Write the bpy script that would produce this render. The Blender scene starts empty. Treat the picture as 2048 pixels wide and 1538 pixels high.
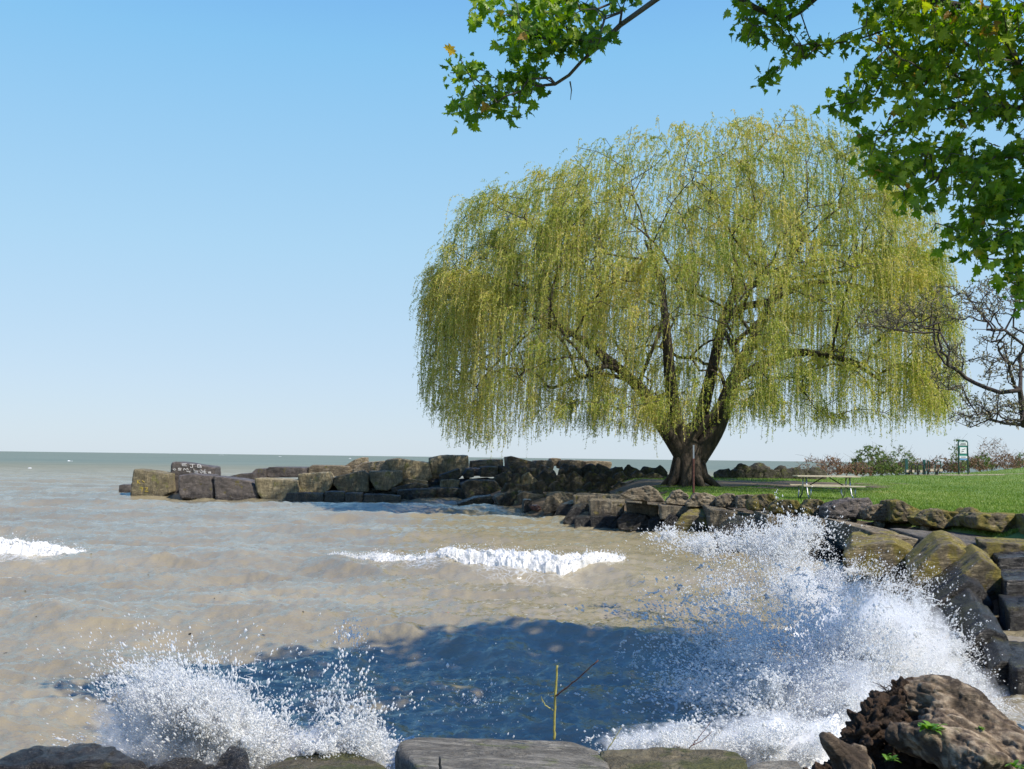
import bpy, bmesh, math, random
import numpy as np
from mathutils import Matrix, Vector
from mathutils.bvhtree import BVHTree
SC = bpy.context.scene
COL = SC.collection
R = math.radians
random.seed(7); RNG = np.random.default_rng(7)

# ------------------------------------------------------------------ camera, sky, sun, exposure
F = 2010.0; CAM = np.array([0, 0, 2.2]); PITCH = math.atan(146 / F); ROLL = math.atan(26 / 2048)
cd = bpy.data.cameras.new('camera'); cam = bpy.data.objects.new('camera', cd); COL.objects.link(cam)
cd.sensor_width = 36; cd.lens = 36 * F / 2048; cd.clip_start = .05; cd.clip_end = 20000
ROT = Matrix.Rotation(math.pi / 2 + PITCH, 4, 'X') @ Matrix.Rotation(ROLL, 4, 'Z')
cam.matrix_world = Matrix.Translation(CAM) @ ROT
SC.camera = cam
SUN_EL, SUN_X, SUN_Y = R(48), .82, -.57
n_ = math.hypot(SUN_X, SUN_Y)
SUND = Vector((SUN_X / n_ * math.cos(SUN_EL), SUN_Y / n_ * math.cos(SUN_EL), math.sin(SUN_EL)))
w = bpy.data.worlds.new('World'); SC.world = w; w.use_nodes = True
nt = w.node_tree; bg = nt.nodes['Background']
sky = nt.nodes.new('ShaderNodeTexSky'); sky.sky_type = 'NISHITA'; sky.sun_disc = False
sky.sun_elevation = SUN_EL; sky.sun_rotation = math.atan2(SUND.x, SUND.y)
sky.altitude = 0; sky.air_density = 1.0; sky.dust_density = .35; sky.ozone_density = 2.2
hs = nt.nodes.new('ShaderNodeHueSaturation'); hs.inputs['Saturation'].default_value = 1.1
nt.links.new(sky.outputs[0], hs.inputs['Color'])
tc = nt.nodes.new('ShaderNodeTexCoord'); sx = nt.nodes.new('ShaderNodeSeparateXYZ'); nt.links.new(tc.outputs['Generated'], sx.inputs[0])
rp = nt.nodes.new('ShaderNodeValToRGB'); nt.links.new(sx.outputs[2], rp.inputs[0]); el = rp.color_ramp.elements
for _ in range(4): el.new(.5)
for e_, (p_, c_) in zip(el, [(0, (5.9, 7.0, 8.1)), (.07, (5.4, 6.9, 8.5)), (.2, (4.2, 6.7, 8.8)), (.38, (2.5, 5.7, 8.9)), (.6, (.45, 2.6, 8.4)), (1, (.2, 1.5, 6.6))]):
    e_.position = p_; e_.color = (*[v * .1 for v in c_], 1)
vm = nt.nodes.new('ShaderNodeVectorMath'); vm.operation = 'SCALE'; vm.inputs[3].default_value = 10 * .86; nt.links.new(rp.outputs[0], vm.inputs[0])
mxs = nt.nodes.new('ShaderNodeMix'); mxs.data_type = 'RGBA'; mxs.inputs[0].default_value = .85
nt.links.new(hs.outputs[0], mxs.inputs[6]); nt.links.new(vm.outputs[0], mxs.inputs[7]); nt.links.new(mxs.outputs[2], bg.inputs[0])
bg.inputs[1].default_value = .1
sl = bpy.data.lights.new('sun', 'SUN'); so = bpy.data.objects.new('sun', sl); COL.objects.link(so)
sl.energy = 5.0; sl.angle = R(.53); sl.color = (1, .93, .82)
so.rotation_euler = SUND.to_track_quat('Z', 'Y').to_euler()
SC.view_settings.view_transform = 'Standard'; SC.view_settings.look = 'None'
SC.view_settings.exposure = 0.32; SC.view_settings.gamma = 1
SC.cycles.volume_bounces = 4; SC.cycles.volume_step_rate = 2.0; SC.cycles.max_bounces = 8; SC.cycles.transparent_max_bounces = 32

# ------------------------------------------------------------------ helpers
R3 = np.array(ROT.to_3x3())
def ray(px, py):
    return R3 @ np.array([(px - 1024) / F, -(py - 769) / F, -1.0])
def W(px, py, Y):
    d = ray(px, py); return CAM + d * (Y / d[1])
def WZ(px, py, z):
    d = ray(px, py); return CAM + d * ((z - CAM[2]) / d[2])

_p = np.random.default_rng(3).permutation(256); _p = np.concatenate([_p, _p, _p])
_g = np.array([[1,1,0],[-1,1,0],[1,-1,0],[-1,-1,0],[1,0,1],[-1,0,1],[1,0,-1],[-1,0,-1],[0,1,1],[0,-1,1],[0,1,-1],[0,-1,-1]], float)
def noise(x, y, z=0.0):
    x, y, z = np.broadcast_arrays(np.asarray(x, float), np.asarray(y, float), np.asarray(z, float))
    xi, yi, zi = np.floor(x).astype(int), np.floor(y).astype(int), np.floor(z).astype(int)
    xf, yf, zf = x - xi, y - yi, z - zi
    xi &= 255; yi &= 255; zi &= 255
    u, v, w_ = [t * t * t * (t * (t * 6 - 15) + 10) for t in (xf, yf, zf)]
    def gr(i, j, k):
        h = _p[_p[_p[(xi + i) & 255] + ((yi + j) & 255)] + ((zi + k) & 255)] % 12
        g = _g[h]; return g[..., 0] * (xf - i) + g[..., 1] * (yf - j) + g[..., 2] * (zf - k)
    L = lambda a, b, t: a + t * (b - a)
    return L(L(L(gr(0,0,0), gr(1,0,0), u), L(gr(0,1,0), gr(1,1,0), u), v),
             L(L(gr(0,0,1), gr(1,0,1), u), L(gr(0,1,1), gr(1,1,1), u), v), w_)
def fbm(x, y, z=0.0, o=4, g=.5):
    s = 0; a = 1
    for i in range(o):
        s = s + a * noise(x * 2 ** i + i * 17.3, y * 2 ** i + 5.1 * i, z * 2 ** i); a *= g
    return s
def sstep(a, b, x):
    t = np.clip((x - a) / (b - a), 0, 1); return t * t * (3 - 2 * t)

def link(o, parent=None):
    COL.objects.link(o)
    if parent is not None: o.parent = parent
    return o
def tag(o, label=None, cat=None, group=None, kind=None):
    if label: o['label'] = label
    if cat: o['category'] = cat
    if group: o['group'] = group
    if kind: o['kind'] = kind
    return o
def thing(name, label, cat, loc=(0, 0, 0), group=None):
    o = bpy.data.objects.new(name, None); link(o); o.location = loc; o.empty_display_size = .2
    bpy.context.view_layer.update()
    return tag(o, label, cat, group)
def amesh(name, V, Fc, mat, parent=None, smooth=True, attr=None):
    """V (n,3) world coordinates, Fc (m,k) constant-size faces or list of arrays"""
    V = np.asarray(V, float)
    org = np.array(parent.matrix_world.translation) if parent is not None else (V.mean(0) if len(V) else np.zeros(3))
    if parent is not None and parent.parent is not None: pass
    me = bpy.data.meshes.new(name)
    L = Fc if isinstance(Fc, list) else [Fc]
    L = [np.asarray(f, np.int32) for f in L if len(f)]
    me.vertices.add(len(V)); me.vertices.foreach_set('co', (V - org).astype(np.float32).ravel())
    nl = sum(f.size for f in L); nf = sum(len(f) for f in L)
    me.loops.add(nl); me.loops.foreach_set('vertex_index', np.concatenate([f.ravel() for f in L]))
    me.polygons.add(nf)
    tot = np.concatenate([np.full(len(f), f.shape[1], np.int32) for f in L])
    me.polygons.foreach_set('loop_start', np.concatenate([[0], np.cumsum(tot)[:-1]]).astype(np.int32))
    me.polygons.foreach_set('loop_total', tot)
    me.update(calc_edges=True); me.validate()
    me.polygons.foreach_set('use_smooth', np.full(len(me.polygons), smooth))
    if attr is not None:
        a = me.attributes.new('tone', 'FLOAT', 'POINT'); a.data.foreach_set('value', np.asarray(attr, np.float32))
    me.materials.append(mat)
    o = bpy.data.objects.new(name, me)
    if parent is None: o.location = org
    link(o, parent)
    return o

class MB:
    def __init__(s): s.V = []; s.Q = {}; s.n = 0
    def add(s, V, Fs):
        V = np.asarray(V, float); b = s.n; s.V.append(V); s.n += len(V)
        if isinstance(Fs, np.ndarray): s.Q.setdefault(Fs.shape[1], []).append(Fs + b)
        else:
            for f in Fs: s.Q.setdefault(len(f), []).append(np.array([f]) + b)
    def box(s, c, d, rot=None, bev=0):
        c = np.array(c, float); h = np.array(d, float) / 2
        P = np.array([[x, y, z] for x in (-1, 1) for y in (-1, 1) for z in (-1, 1)]) * h
        if rot is not None: P = P @ np.array(rot).T
        s.add(P + c, np.array([[0,1,3,2],[4,6,7,5],[0,4,5,1],[2,3,7,6],[0,2,6,4],[1,5,7,3]]))
    def bar(s, a, b, wd, ht):
        a = np.array(a, float); b = np.array(b, float); d = b - a; l = np.linalg.norm(d); x = d / l
        up = np.array([0, 0, 1.]) if abs(x[2]) < .9 else np.array([0, 1., 0]); y = np.cross(up, x); y /= np.linalg.norm(y); z = np.cross(x, y)
        s.box((a + b) / 2, (l, wd, ht), np.stack([x, y, z], 1))
    def tube(s, P, r, k=8, cap=True):
        P = np.asarray(P, float); n = len(P); r = np.broadcast_to(np.asarray(r, float), (n,))
        T = np.gradient(P, axis=0); T /= np.linalg.norm(T, axis=1)[:, None] + 1e-9
        ref = np.array([0, 0, 1.]) if abs(T[0][2]) < .9 else np.array([1., 0, 0])
        u = np.cross(T[0], ref); u /= np.linalg.norm(u); A = []
        for t in T:
            u = u - t * (u @ t); u /= np.linalg.norm(u) + 1e-9; A.append(u.copy())
        A = np.array(A); B = np.cross(T, A); an = np.arange(k) * 2 * math.pi / k
        V = P[:, None] + r[:, None, None] * (np.cos(an)[None, :, None] * A[:, None] + np.sin(an)[None, :, None] * B[:, None])
        i = np.arange(n - 1)[:, None] * k; j = np.arange(k)[None]; j2 = (j + 1) % k
        Q = np.stack([i + j, i + j2, i + k + j2, i + k + j], -1).reshape(-1, 4)
        s.add(V.reshape(-1, 3), Q)
        if cap and k > 3:
            b = s.n - n * k
            s.Q.setdefault(k, []).append(b + np.arange(k)[None, ::-1]); s.Q[k].append(b + (n - 1) * k + np.arange(k)[None])
    def build(s, name, mat, parent=None, smooth=False, attr=None):
        return amesh(name, np.concatenate(s.V), [np.concatenate(q) for q in s.Q.values()], mat, parent, smooth, attr)

# ------------------------------------------------------------------ materials
class NT:
    def __init__(s, name):
        s.m = bpy.data.materials.new(name); s.m.use_nodes = True; s.t = s.m.node_tree
        s.b = s.t.nodes['Principled BSDF']; s.out = s.t.nodes['Material Output']
    def n(s, t, **k):
        o = s.t.nodes.new(t)
        for a, v in k.items():
            if a.startswith('i_'): o.inputs[a[2:].replace('_', ' ')].default_value = v
            else: setattr(o, a, v)
        return o
    def l(s, a, b): s.t.links.new(a, b)
    def coord(s, kind='Object', scale=(1, 1, 1)):
        c = s.n('ShaderNodeTexCoord'); m = s.n('ShaderNodeMapping'); m.inputs['Scale'].default_value = scale
        s.l(c.outputs[kind], m.inputs[0]); return m.outputs[0]
    def noise(s, co, sc, det=5, rough=.55, dist=0):
        o = s.n('ShaderNodeTexNoise', i_Scale=sc, i_Detail=det, i_Roughness=rough, i_Distortion=dist)
        s.l(co, o.inputs['Vector']); return o.outputs['Fac']
    def ramp(s, f, stops):
        o = s.n('ShaderNodeValToRGB'); e = o.color_ramp.elements
        while len(e) < len(stops): e.new(.5)
        for x, (p, c) in zip(e, stops):
            x.position = p; x.color = (*c, 1) if isinstance(c, tuple) else (c, c, c, 1)
        s.l(f, o.inputs[0]); return o.outputs[0]
    def mix(s, f, a, b, mode='MIX'):
        o = s.n('ShaderNodeMix', data_type='RGBA', blend_type=mode)
        for v, i in ((f, 0), (a, 6), (b, 7)):
            if hasattr(v, 'links'): s.l(v, o.inputs[i])
            else: o.inputs[i].default_value = v if i == 0 else (*v, 1)
        return o.outputs[2]
    def math(s, op, a, b=0.0, c=None, clamp=False):
        o = s.n('ShaderNodeMath', operation=op, use_clamp=clamp)
        for i, v in enumerate((a, b) if c is None else (a, b, c)):
            if hasattr(v, 'links'): s.l(v, o.inputs[i])
            else: o.inputs[i].default_value = v
        return o.outputs[0]
    def bump(s, h, st, dist=.02, prev=None):
        o = s.n('ShaderNodeBump', i_Strength=st, i_Distance=dist); s.l(h, o.inputs['Height'])
        if prev is not None: s.l(prev, o.inputs['Normal'])
        return o.outputs[0]
    def set(s, **k):
        for a, v in k.items():
            i = s.b.inputs[a.replace('_', ' ')]
            if hasattr(v, 'links'): s.l(v, i)
            else: i.default_value = (*v, 1) if isinstance(v, tuple) and len(v) == 3 else v
        return s.m

def rock_mat(name, c1, c2, c3, lichen=.0, lcol=(.30, .22, .03), wetz=.45, wet_all=0.0, stre=(1, 1, 1), bst=.6):
    t = NT(name); co = t.coord('Object'); cs = t.coord('Object', stre)
    a = t.noise(co, 1.7, 8, .65); b = t.noise(cs, 7, 8, .7); c = t.noise(co, 26, 5, .7)
    col = t.ramp(a, [(.3, c1), (.52, c2), (.72, c3)])
    col = t.mix(t.ramp(b, [(.35, 0.0), (.65, .85)]), col, t.mix(.5, c1, c1, 'MULTIPLY'))
    col = t.mix(.55, col, t.ramp(c, [(.3, .45), (.7, 1.25)]), 'MULTIPLY')
    bd = t.noise(t.coord('Object', (1.3, 1.3, 13)), 1.6, 6, .7, .5); bl = t.ramp(bd, [(.44, 1.0), (.49, .45), (.52, .5), (.57, 1.0)]); col = t.mix(.5, col, bl, 'MULTIPLY')
    oi = t.n('ShaderNodeObjectInfo')
    hv = t.n('ShaderNodeHueSaturation'); t.l(col, hv.inputs['Color'])
    t.l(t.math('MULTIPLY_ADD', oi.outputs['Random'], .55, .92), hv.inputs['Value']); col = hv.outputs[0]
    if lichen > 0:
        lm = t.noise(t.coord('Object'), 2.6, 9, .7)
        mk = t.ramp(lm, [(.62 - lichen * .3, 0.0), (.68 - lichen * .25, .9)])
        col = t.mix(mk, col, t.mix(t.noise(co, 12), lcol, (lcol[0] * .45, lcol[1] * .6, lcol[2] * .8)))
    g = t.n('ShaderNodeNewGeometry'); sp = t.n('ShaderNodeSeparateXYZ'); t.l(g.outputs['Position'], sp.inputs[0])
    zz = t.math('ADD', sp.outputs[2], t.math('MULTIPLY', t.math('SUBTRACT', t.noise(co, 2.2, 5), .5), .9))
    mr = t.n('ShaderNodeMapRange', interpolation_type='SMOOTHSTEP'); t.l(zz, mr.inputs[0])
    mr.inputs[1].default_value = wetz - .16; mr.inputs[2].default_value = wetz + .16; mr.inputs[3].default_value = 1; mr.inputs[4].default_value = 0
    wet = t.math('MAXIMUM', mr.outputs[0], wet_all)
    col = t.mix(wet, col, t.mix(.0, col, col)); dark = t.mix(1.0, col, (.46, .46, .48), 'MULTIPLY'); col = t.mix(wet, col, dark)
    rg = t.n('ShaderNodeMapRange'); t.l(wet, rg.inputs[0]); rg.inputs[3].default_value = .85; rg.inputs[4].default_value = .24
    t.set(Base_Color=col, Roughness=rg.outputs[0])
    n1 = t.bump(b, bst, .10, t.bump(bl, .8, .05)); n2 = t.bump(c, bst * .7, .025, n1); n3 = t.bump(t.noise(co, 90, 3, .6), .4, .008, n2)
    t.l(n3, t.b.inputs['Normal'])
    return t.m
STONE = rock_mat('sandstone', (.17, .13, .08), (.39, .32, .215), (.53, .455, .32), .12, stre=(1, 1, 5))
STONEV = rock_mat('sandstone_grooved', (.14, .115, .08), (.33, .275, .185), (.46, .40, .29), .14, stre=(5, 5, .5), bst=.9)
LICH = rock_mat('lichen_sandstone', (.12, .095, .055), (.30, .24, .14), (.42, .35, .21), .62, stre=(1, 4, 1.5))
JET = rock_mat('jetty_stone', (.20, .165, .095), (.41, .34, .20), (.52, .44, .28), .2, (.30, .25, .07), .15, stre=(3, 3, .6))
JDARK = rock_mat('wet_jetty_stone', (.12, .10, .085), (.23, .19, .16), (.32, .27, .23), .05, wetz=.3, wet_all=.5)
RUB = rock_mat('shade_dark_rubble', (.05, .047, .035), (.12, .11, .08), (.20, .18, .13), .25, (.16, .15, .04), .5)  # rubble stone, its colour darkened for the shade the boulders lie in
WETR = rock_mat('wet_seawall_stone', (.06, .055, .05), (.13, .115, .09), (.2, .17, .13), .15, (.22, .17, .03), .9, wet_all=.5, stre=(1, 1, 5))
WETT = rock_mat('damp_capstone', (.20, .165, .125), (.38, .32, .24), (.47, .41, .32), .05, wetz=.3, wet_all=.45, stre=(1, 4, 1))
REDR = rock_mat('red_stone', (.30, .13, .09), (.42, .2, .14), (.5, .26, .2), 0)
GREY = rock_mat('grey_stone', (.17, .15, .12), (.32, .29, .235), (.44, .40, .33), .15, (.16, .16, .05), -.6, stre=(1, 1, 3))
MOSSY = rock_mat('mossy_stone', (.09, .075, .04), (.22, .18, .11), (.36, .32, .24), .5, (.10, .095, .018), -.6)

def simple(name, col, rough=.6, metal=0, var=.25, sc=14, bump=.15):
    t = NT(name); co = t.coord('Object'); n = t.noise(co, sc, 6, .6)
    c = t.mix(t.ramp(n, [(.3, 0.0), (.7, 1.0)]), tuple(x * (1 - var) for x in col), tuple(min(1, x * (1 + var)) for x in col))
    t.set(Base_Color=c, Roughness=rough, Metallic=metal)
    t.l(t.bump(n, bump, .01), t.b.inputs['Normal']); return t.m
def leaf_mat(name, stops, rough=.5, trans=.35):
    t = NT(name); a = t.n('ShaderNodeAttribute', attribute_name='tone')
    c = t.ramp(a.outputs['Fac'], stops); t.set(Base_Color=c, Roughness=rough)
    t.b.inputs['Specular IOR Level'].default_value = .35
    tr = t.n('ShaderNodeBsdfTranslucent'); hv = t.n('ShaderNodeHueSaturation', i_Saturation=1.15, i_Value=1.35); t.l(c, hv.inputs['Color'])
    t.l(hv.outputs[0], tr.inputs[0])
    mx = t.n('ShaderNodeMixShader'); mx.inputs[0].default_value = trans
    t.l(t.b.outputs[0], mx.inputs[1]); t.l(tr.outputs[0], mx.inputs[2]); t.l(mx.outputs[0], t.out.inputs[0]); return t.m
def bark_mat(name, c1, c2, sc=6):
    t = NT(name); co = t.coord('Object', (1, 1, .22)); n = t.noise(co, sc, 8, .7); n2 = t.noise(co, sc * 5, 5, .7)
    c = t.ramp(n, [(.35, c1), (.65, c2)]); t.set(Base_Color=c, Roughness=.9)
    t.l(t.bump(n2, .5, .03, t.bump(n, .9, .12)), t.b.inputs['Normal']); return t.m
BARK_W = bark_mat('willow_bark', (.025, .018, .013), (.095, .072, .05))
BARK_M = bark_mat('maple_bark', (.06, .05, .045), (.2, .18, .16), 12)
BARK_B = bark_mat('bare_bark', (.03, .022, .02), (.09, .07, .06), 9)
TWIG = simple('twig_wood', (.12, .08, .06), .8)
YSTEM = simple('yellow_stem', (.42, .33, .12), .5)
WLEAF = leaf_mat('willow_leaf', [(0, (.14, .21, .035)), (.35, (.36, .41, .07)), (.7, (.60, .53, .13)), (1, (.70, .55, .22))], .45, .4)
MLEAF = leaf_mat('maple_leaf', [(0, (.05, .12, .014)), (.45, (.15, .27, .03)), (.9, (.40, .48, .07)), (1, (.36, .22, .06))], .4, .5)
BLEAF = leaf_mat('bud_leaf', [(0, (.12, .13, .05)), (1, (.32, .27, .17))])
SLEAF = leaf_mat('shrub_leaf', [(0, (.06, .12, .02)), (.6, (.15, .22, .05)), (1, (.26, .28, .1))])
RLEAF = leaf_mat('russet_leaf', [(0, (.16, .12, .04)), (.5, (.26, .15, .09)), (1, (.36, .24, .16))])
PLEAF = leaf_mat('sprout_leaf', [(0, (.08, .2, .02)), (1, (.2, .36, .05))], .4, .4)

def water_mat():
    t = NT('lake_water'); g = t.n('ShaderNodeNewGeometry'); sp = t.n('ShaderNodeSeparateXYZ'); t.l(g.outputs['Position'], sp.inputs[0])
    mp = t.n('ShaderNodeMapping'); t.l(g.outputs['Position'], mp.inputs[0]); mp.inputs['Scale'].default_value = (.7, 1.7, 1); co = mp.outputs[0]
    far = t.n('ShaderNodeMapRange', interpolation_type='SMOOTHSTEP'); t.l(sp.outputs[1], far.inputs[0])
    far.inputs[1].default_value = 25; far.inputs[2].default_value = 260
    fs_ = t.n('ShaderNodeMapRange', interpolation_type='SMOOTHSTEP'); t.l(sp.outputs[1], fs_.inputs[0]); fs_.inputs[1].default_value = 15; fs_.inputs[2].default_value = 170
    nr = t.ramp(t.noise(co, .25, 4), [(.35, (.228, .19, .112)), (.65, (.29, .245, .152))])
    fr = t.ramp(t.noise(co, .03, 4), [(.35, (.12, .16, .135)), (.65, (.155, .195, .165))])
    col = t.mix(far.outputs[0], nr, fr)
    # floating froth: laced cells around the surf
    gc = t.n('ShaderNodeMapping'); t.l(g.outputs['Position'], gc.inputs[0]); wn = t.n('ShaderNodeTexNoise', i_Scale=1.1, i_Detail=5); t.l(gc.outputs[0], wn.inputs[0])
    vadd = t.n('ShaderNodeVectorMath', operation='MULTIPLY_ADD'); t.l(wn.outputs['Color'], vadd.inputs[0]); vadd.inputs[1].default_value = (.9, .9, 0); t.l(gc.outputs[0], vadd.inputs[2])
    vo = t.n('ShaderNodeTexVoronoi', feature='DISTANCE_TO_EDGE', i_Scale=8); t.l(vadd.outputs[0], vo.inputs['Vector'])
    lace = t.ramp(vo.outputs['Distance'], [(.03, 1.0), (.14, 0.0)]); msk = 0
    for (cx, cy, r0, r1) in ((3.2, 9.6, .9, 3.0), (-1.9, 7.6, .7, 2.2), (2.4, 7.8, .6, 1.8), (3.4, 13.4, .5, 2.4), (.2, 19.0, .1, 1.7), (-1.6, 19.4, .1, 1.2), (-9.6, 20.0, .1, 1.8), (6.2, 9.2, .5, 1.8)):
        dv = t.n('ShaderNodeVectorMath', operation='DISTANCE'); t.l(g.outputs['Position'], dv.inputs[0]); dv.inputs[1].default_value = (cx, cy, .1)
        m_ = t.n('ShaderNodeMapRange'); t.l(dv.outputs['Value'], m_.inputs[0]); m_.inputs[1].default_value = r0; m_.inputs[2].default_value = r1; m_.inputs[3].default_value = 1; m_.inputs[4].default_value = 0
        msk = m_.outputs[0] if msk == 0 else t.math('MAXIMUM', msk, m_.outputs[0])
    ff = t.ramp(t.math('ADD', msk, t.math('MULTIPLY', t.math('SUBTRACT', t.noise(gc.outputs[0], 1.5, 6, .65), .5), 1.6)), [(.45, 0.0), (1.0, 1.0)])
    lc = t.math('MULTIPLY', ff, t.math('MAXIMUM', lace, t.ramp(ff, [(.7, 0.0), (1.0, .9)])), clamp=True)
    lc = t.math('MULTIPLY', lc, t.ramp(t.noise(gc.outputs[0], 9, 5, .7), [(.35, .1), (.6, 1.0)])); col = t.mix(lc, col, (.62, .64, .64)); rg = t.n('ShaderNodeMapRange'); t.l(lc, rg.inputs[0]); rg.inputs[3].default_value = .05; rg.inputs[4].default_value = .6
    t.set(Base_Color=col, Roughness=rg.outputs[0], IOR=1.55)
    n1 = t.noise(co, 2.2, 6, .6, .4); n2 = t.noise(co, 10, 4, .6, .3)
    t.b.inputs['Specular IOR Level'].default_value = .9
    n0 = t.noise(co, .5, 5, .6, .3)
    t.l(t.bump(n2, .4, .05, t.bump(n1, .35, .14)), t.b.inputs['Normal'])
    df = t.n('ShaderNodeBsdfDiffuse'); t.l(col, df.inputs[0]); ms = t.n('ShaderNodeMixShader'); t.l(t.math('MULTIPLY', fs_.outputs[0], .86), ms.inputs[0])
    t.l(t.b.outputs[0], ms.inputs[1]); t.l(df.outputs[0], ms.inputs[2]); t.l(ms.outputs[0], t.out.inputs[0]); return t.m
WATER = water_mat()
def foam_mat(name, al, clear):
    q_ = .9 if 'silty' in name else 1
    t = NT(name); co = t.coord('Object'); n = t.noise(co, 30, 6, .7); n0 = t.noise(co, 7, 5, .7)
    t.set(Base_Color=t.ramp(n0, [(.3, (.82 * q_, .82 * q_, .80 * q_)), (.6, (.95 * q_, .94 * q_, .92 * q_))]), Roughness=.4)
    t.b.inputs['Subsurface Weight'].default_value = 0
    t.l(t.bump(n, .35, .02), t.b.inputs['Normal'])
    tr = t.n('ShaderNodeBsdfTranslucent'); tr.inputs[0].default_value = (.9, .93, .95, 1)
    mx = t.n('ShaderNodeMixShader'); mx.inputs[0].default_value = al
    t.l(t.b.outputs[0], mx.inputs[1]); t.l(tr.outputs[0], mx.inputs[2]); t.l(mx.outputs[0], t.out.inputs[0])
    if clear:
        tp_ = t.n('ShaderNodeBsdfTransparent'); m2 = t.n('ShaderNodeMixShader'); m2.inputs[0].default_value = clear
        t.l(mx.outputs[0], m2.inputs[1]); t.l(tp_.outputs[0], m2.inputs[2]); t.l(m2.outputs[0], t.out.inputs[0])
    return t.m
FOAM = foam_mat('foam_white', .2, 0); FOAMS = foam_mat('silty_foam', .2, .12); DROP = foam_mat('drop_white', .5, .25)

# ------------------------------------------------------------------ terrain
SH = np.array([(-60, 3), (-12, 5.4), (-6, 6.2), (-3, 6.9), (0, 7.3), (2, 7.3), (3.7, 8), (4.9, 9.6), (5.7, 12), (6.6, 15.5), (6.4, 20), (5.4, 25), (4.1, 30),
               (2.2, 34), (.8, 38.5), (-1.5, 43), (-3, 48.5), (-8, 50.5), (-7, 54), (4, 56), (16, 58), (30, 72), (44, 90), (70, 120), (260, 300), (260, -60), (-60, -60)], float)
def sdist(X, Y):
    X = np.asarray(X, float); Y = np.asarray(Y, float); d = np.full(X.shape, 1e9); ins = np.zeros(X.shape, bool)
    for i in range(len(SH)):
        a = SH[i]; b = SH[(i + 1) % len(SH)]; e = b - a; t = np.clip(((X - a[0]) * e[0] + (Y - a[1]) * e[1]) / (e @ e), 0, 1)
        d = np.minimum(d, np.hypot(X - a[0] - t * e[0], Y - a[1] - t * e[1]))
        c = (a[1] > Y) != (b[1] > Y)
        with np.errstate(divide='ignore', invalid='ignore'):
            ins ^= c & (X < (b[0] - a[0]) * (Y - a[1]) / (b[1] - a[1] + 1e-12) + a[0])
    return np.where(ins, d, -d)
def lawn_z(X, Y):
    return .95 + .021 * np.clip(Y - 34, 0, 60) + .42 * sstep(.44, .56, X / np.maximum(Y, 1)) * sstep(50, 75, Y) + .03 * noise(X * .2, Y * .2)
def ground_z(X, Y):
    d = sdist(X, Y); a = lawn_z(X, Y) - .6 * sstep(6.2, 4.2, X) * sstep(34.5, 37, Y); b = -.35 + .42 * d
    return np.where(d > 0, np.minimum(a, b), np.maximum(-.35 + .6 * d, -2.5))
def grid(name, xs, ys, zf, mat, keep=None, kind='structure'):
    X, Y = np.meshgrid(xs, ys); Z = zf(X, Y); V = np.stack([X, Y, Z], -1).reshape(-1, 3); n = len(xs); m = len(ys)
    i = np.arange(m - 1)[:, None] * n + np.arange(n - 1)[None]; Q = np.stack([i, i + 1, i + n + 1, i + n], -1).reshape(-1, 4)
    if keep is not None:
        k = keep(X, Y).ravel(); Q = Q[k[Q].all(1)]
        u, inv = np.unique(Q, return_inverse=True); V = V[u]; Q = inv.reshape(Q.shape)
    return tag(amesh(name, V, Q, mat), kind=kind)
def lawn_mat():
    t = NT('lawn_green'); co = t.coord('Object'); a = t.noise(co, .35, 4); b = t.noise(co, 14, 6, .75)
    c = t.ramp(a, [(.3, (.08, .165, .022)), (.6, (.18, .255, .05)), (.75, (.25, .27, .08))]); c = t.mix(.6, c, t.ramp(b, [(.3, .5), (.7, 1.3)]), 'MULTIPLY')
    g = t.n('ShaderNodeNewGeometry'); sp = t.n('ShaderNodeSeparateXYZ'); t.l(g.outputs['Position'], sp.inputs[0])
    so_ = t.noise(co, 5, 6, .6); soil = t.ramp(so_, [(.3, (.05, .04, .03)), (.7, (.14, .11, .075))])
    c = t.mix(t.math('LESS_THAN', sp.outputs[2], .80), c, soil)
    t.set(Base_Color=c, Roughness=.9); t.l(t.bump(b, .9, .05), t.b.inputs['Normal']); return t.m
LAWN = lawn_mat()
xs = np.concatenate([np.arange(-16, 60, .4), np.linspace(61, 180, 40)]); ys = np.concatenate([np.linspace(-30, 0, 20), np.arange(.4, 100, .4), np.linspace(101, 200, 30)])
grid('lawn_ground', xs, ys, ground_z, LAWN)
SOIL = simple('bare_soil', (.13, .095, .06), .95, 0, .5, 6, .6); SAND = simple('worn_path', (.34, .28, .19), .95, 0, .25, 5, .3)
def soil_keep(X, Y):
    return ((noise(X * .8, Y * .8, 3) * .9 + 1.0 - np.hypot((X - 8.0) / 8.2, (Y - 44.6) / 3.4) > 0) & (sdist(X, Y) > .5)) | ((X < 5.4 + noise(X * .6, Y * .6, 5)) & (Y > 34) & (sdist(X, Y) > -.5))
grid('soil', np.arange(-4, 20, .15), np.arange(34, 56, .15), lambda X, Y: ground_z(X, Y) + .012, SOIL, soil_keep)
grid('footpath', np.arange(14, 31, .12), np.arange(52, 66, .12), lambda X, Y: ground_z(X, Y) + .016, SAND,
     lambda X, Y: ((np.abs(Y - (56.5 + (X - 14) * .26)) < .35 + .25 * noise(X, Y)) | (np.hypot((X - 25.5) / 4, (Y - 59.6) / 1.2) < 1 + .4 * noise(X, Y))) & (sdist(X, Y) > 3.2))
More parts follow.
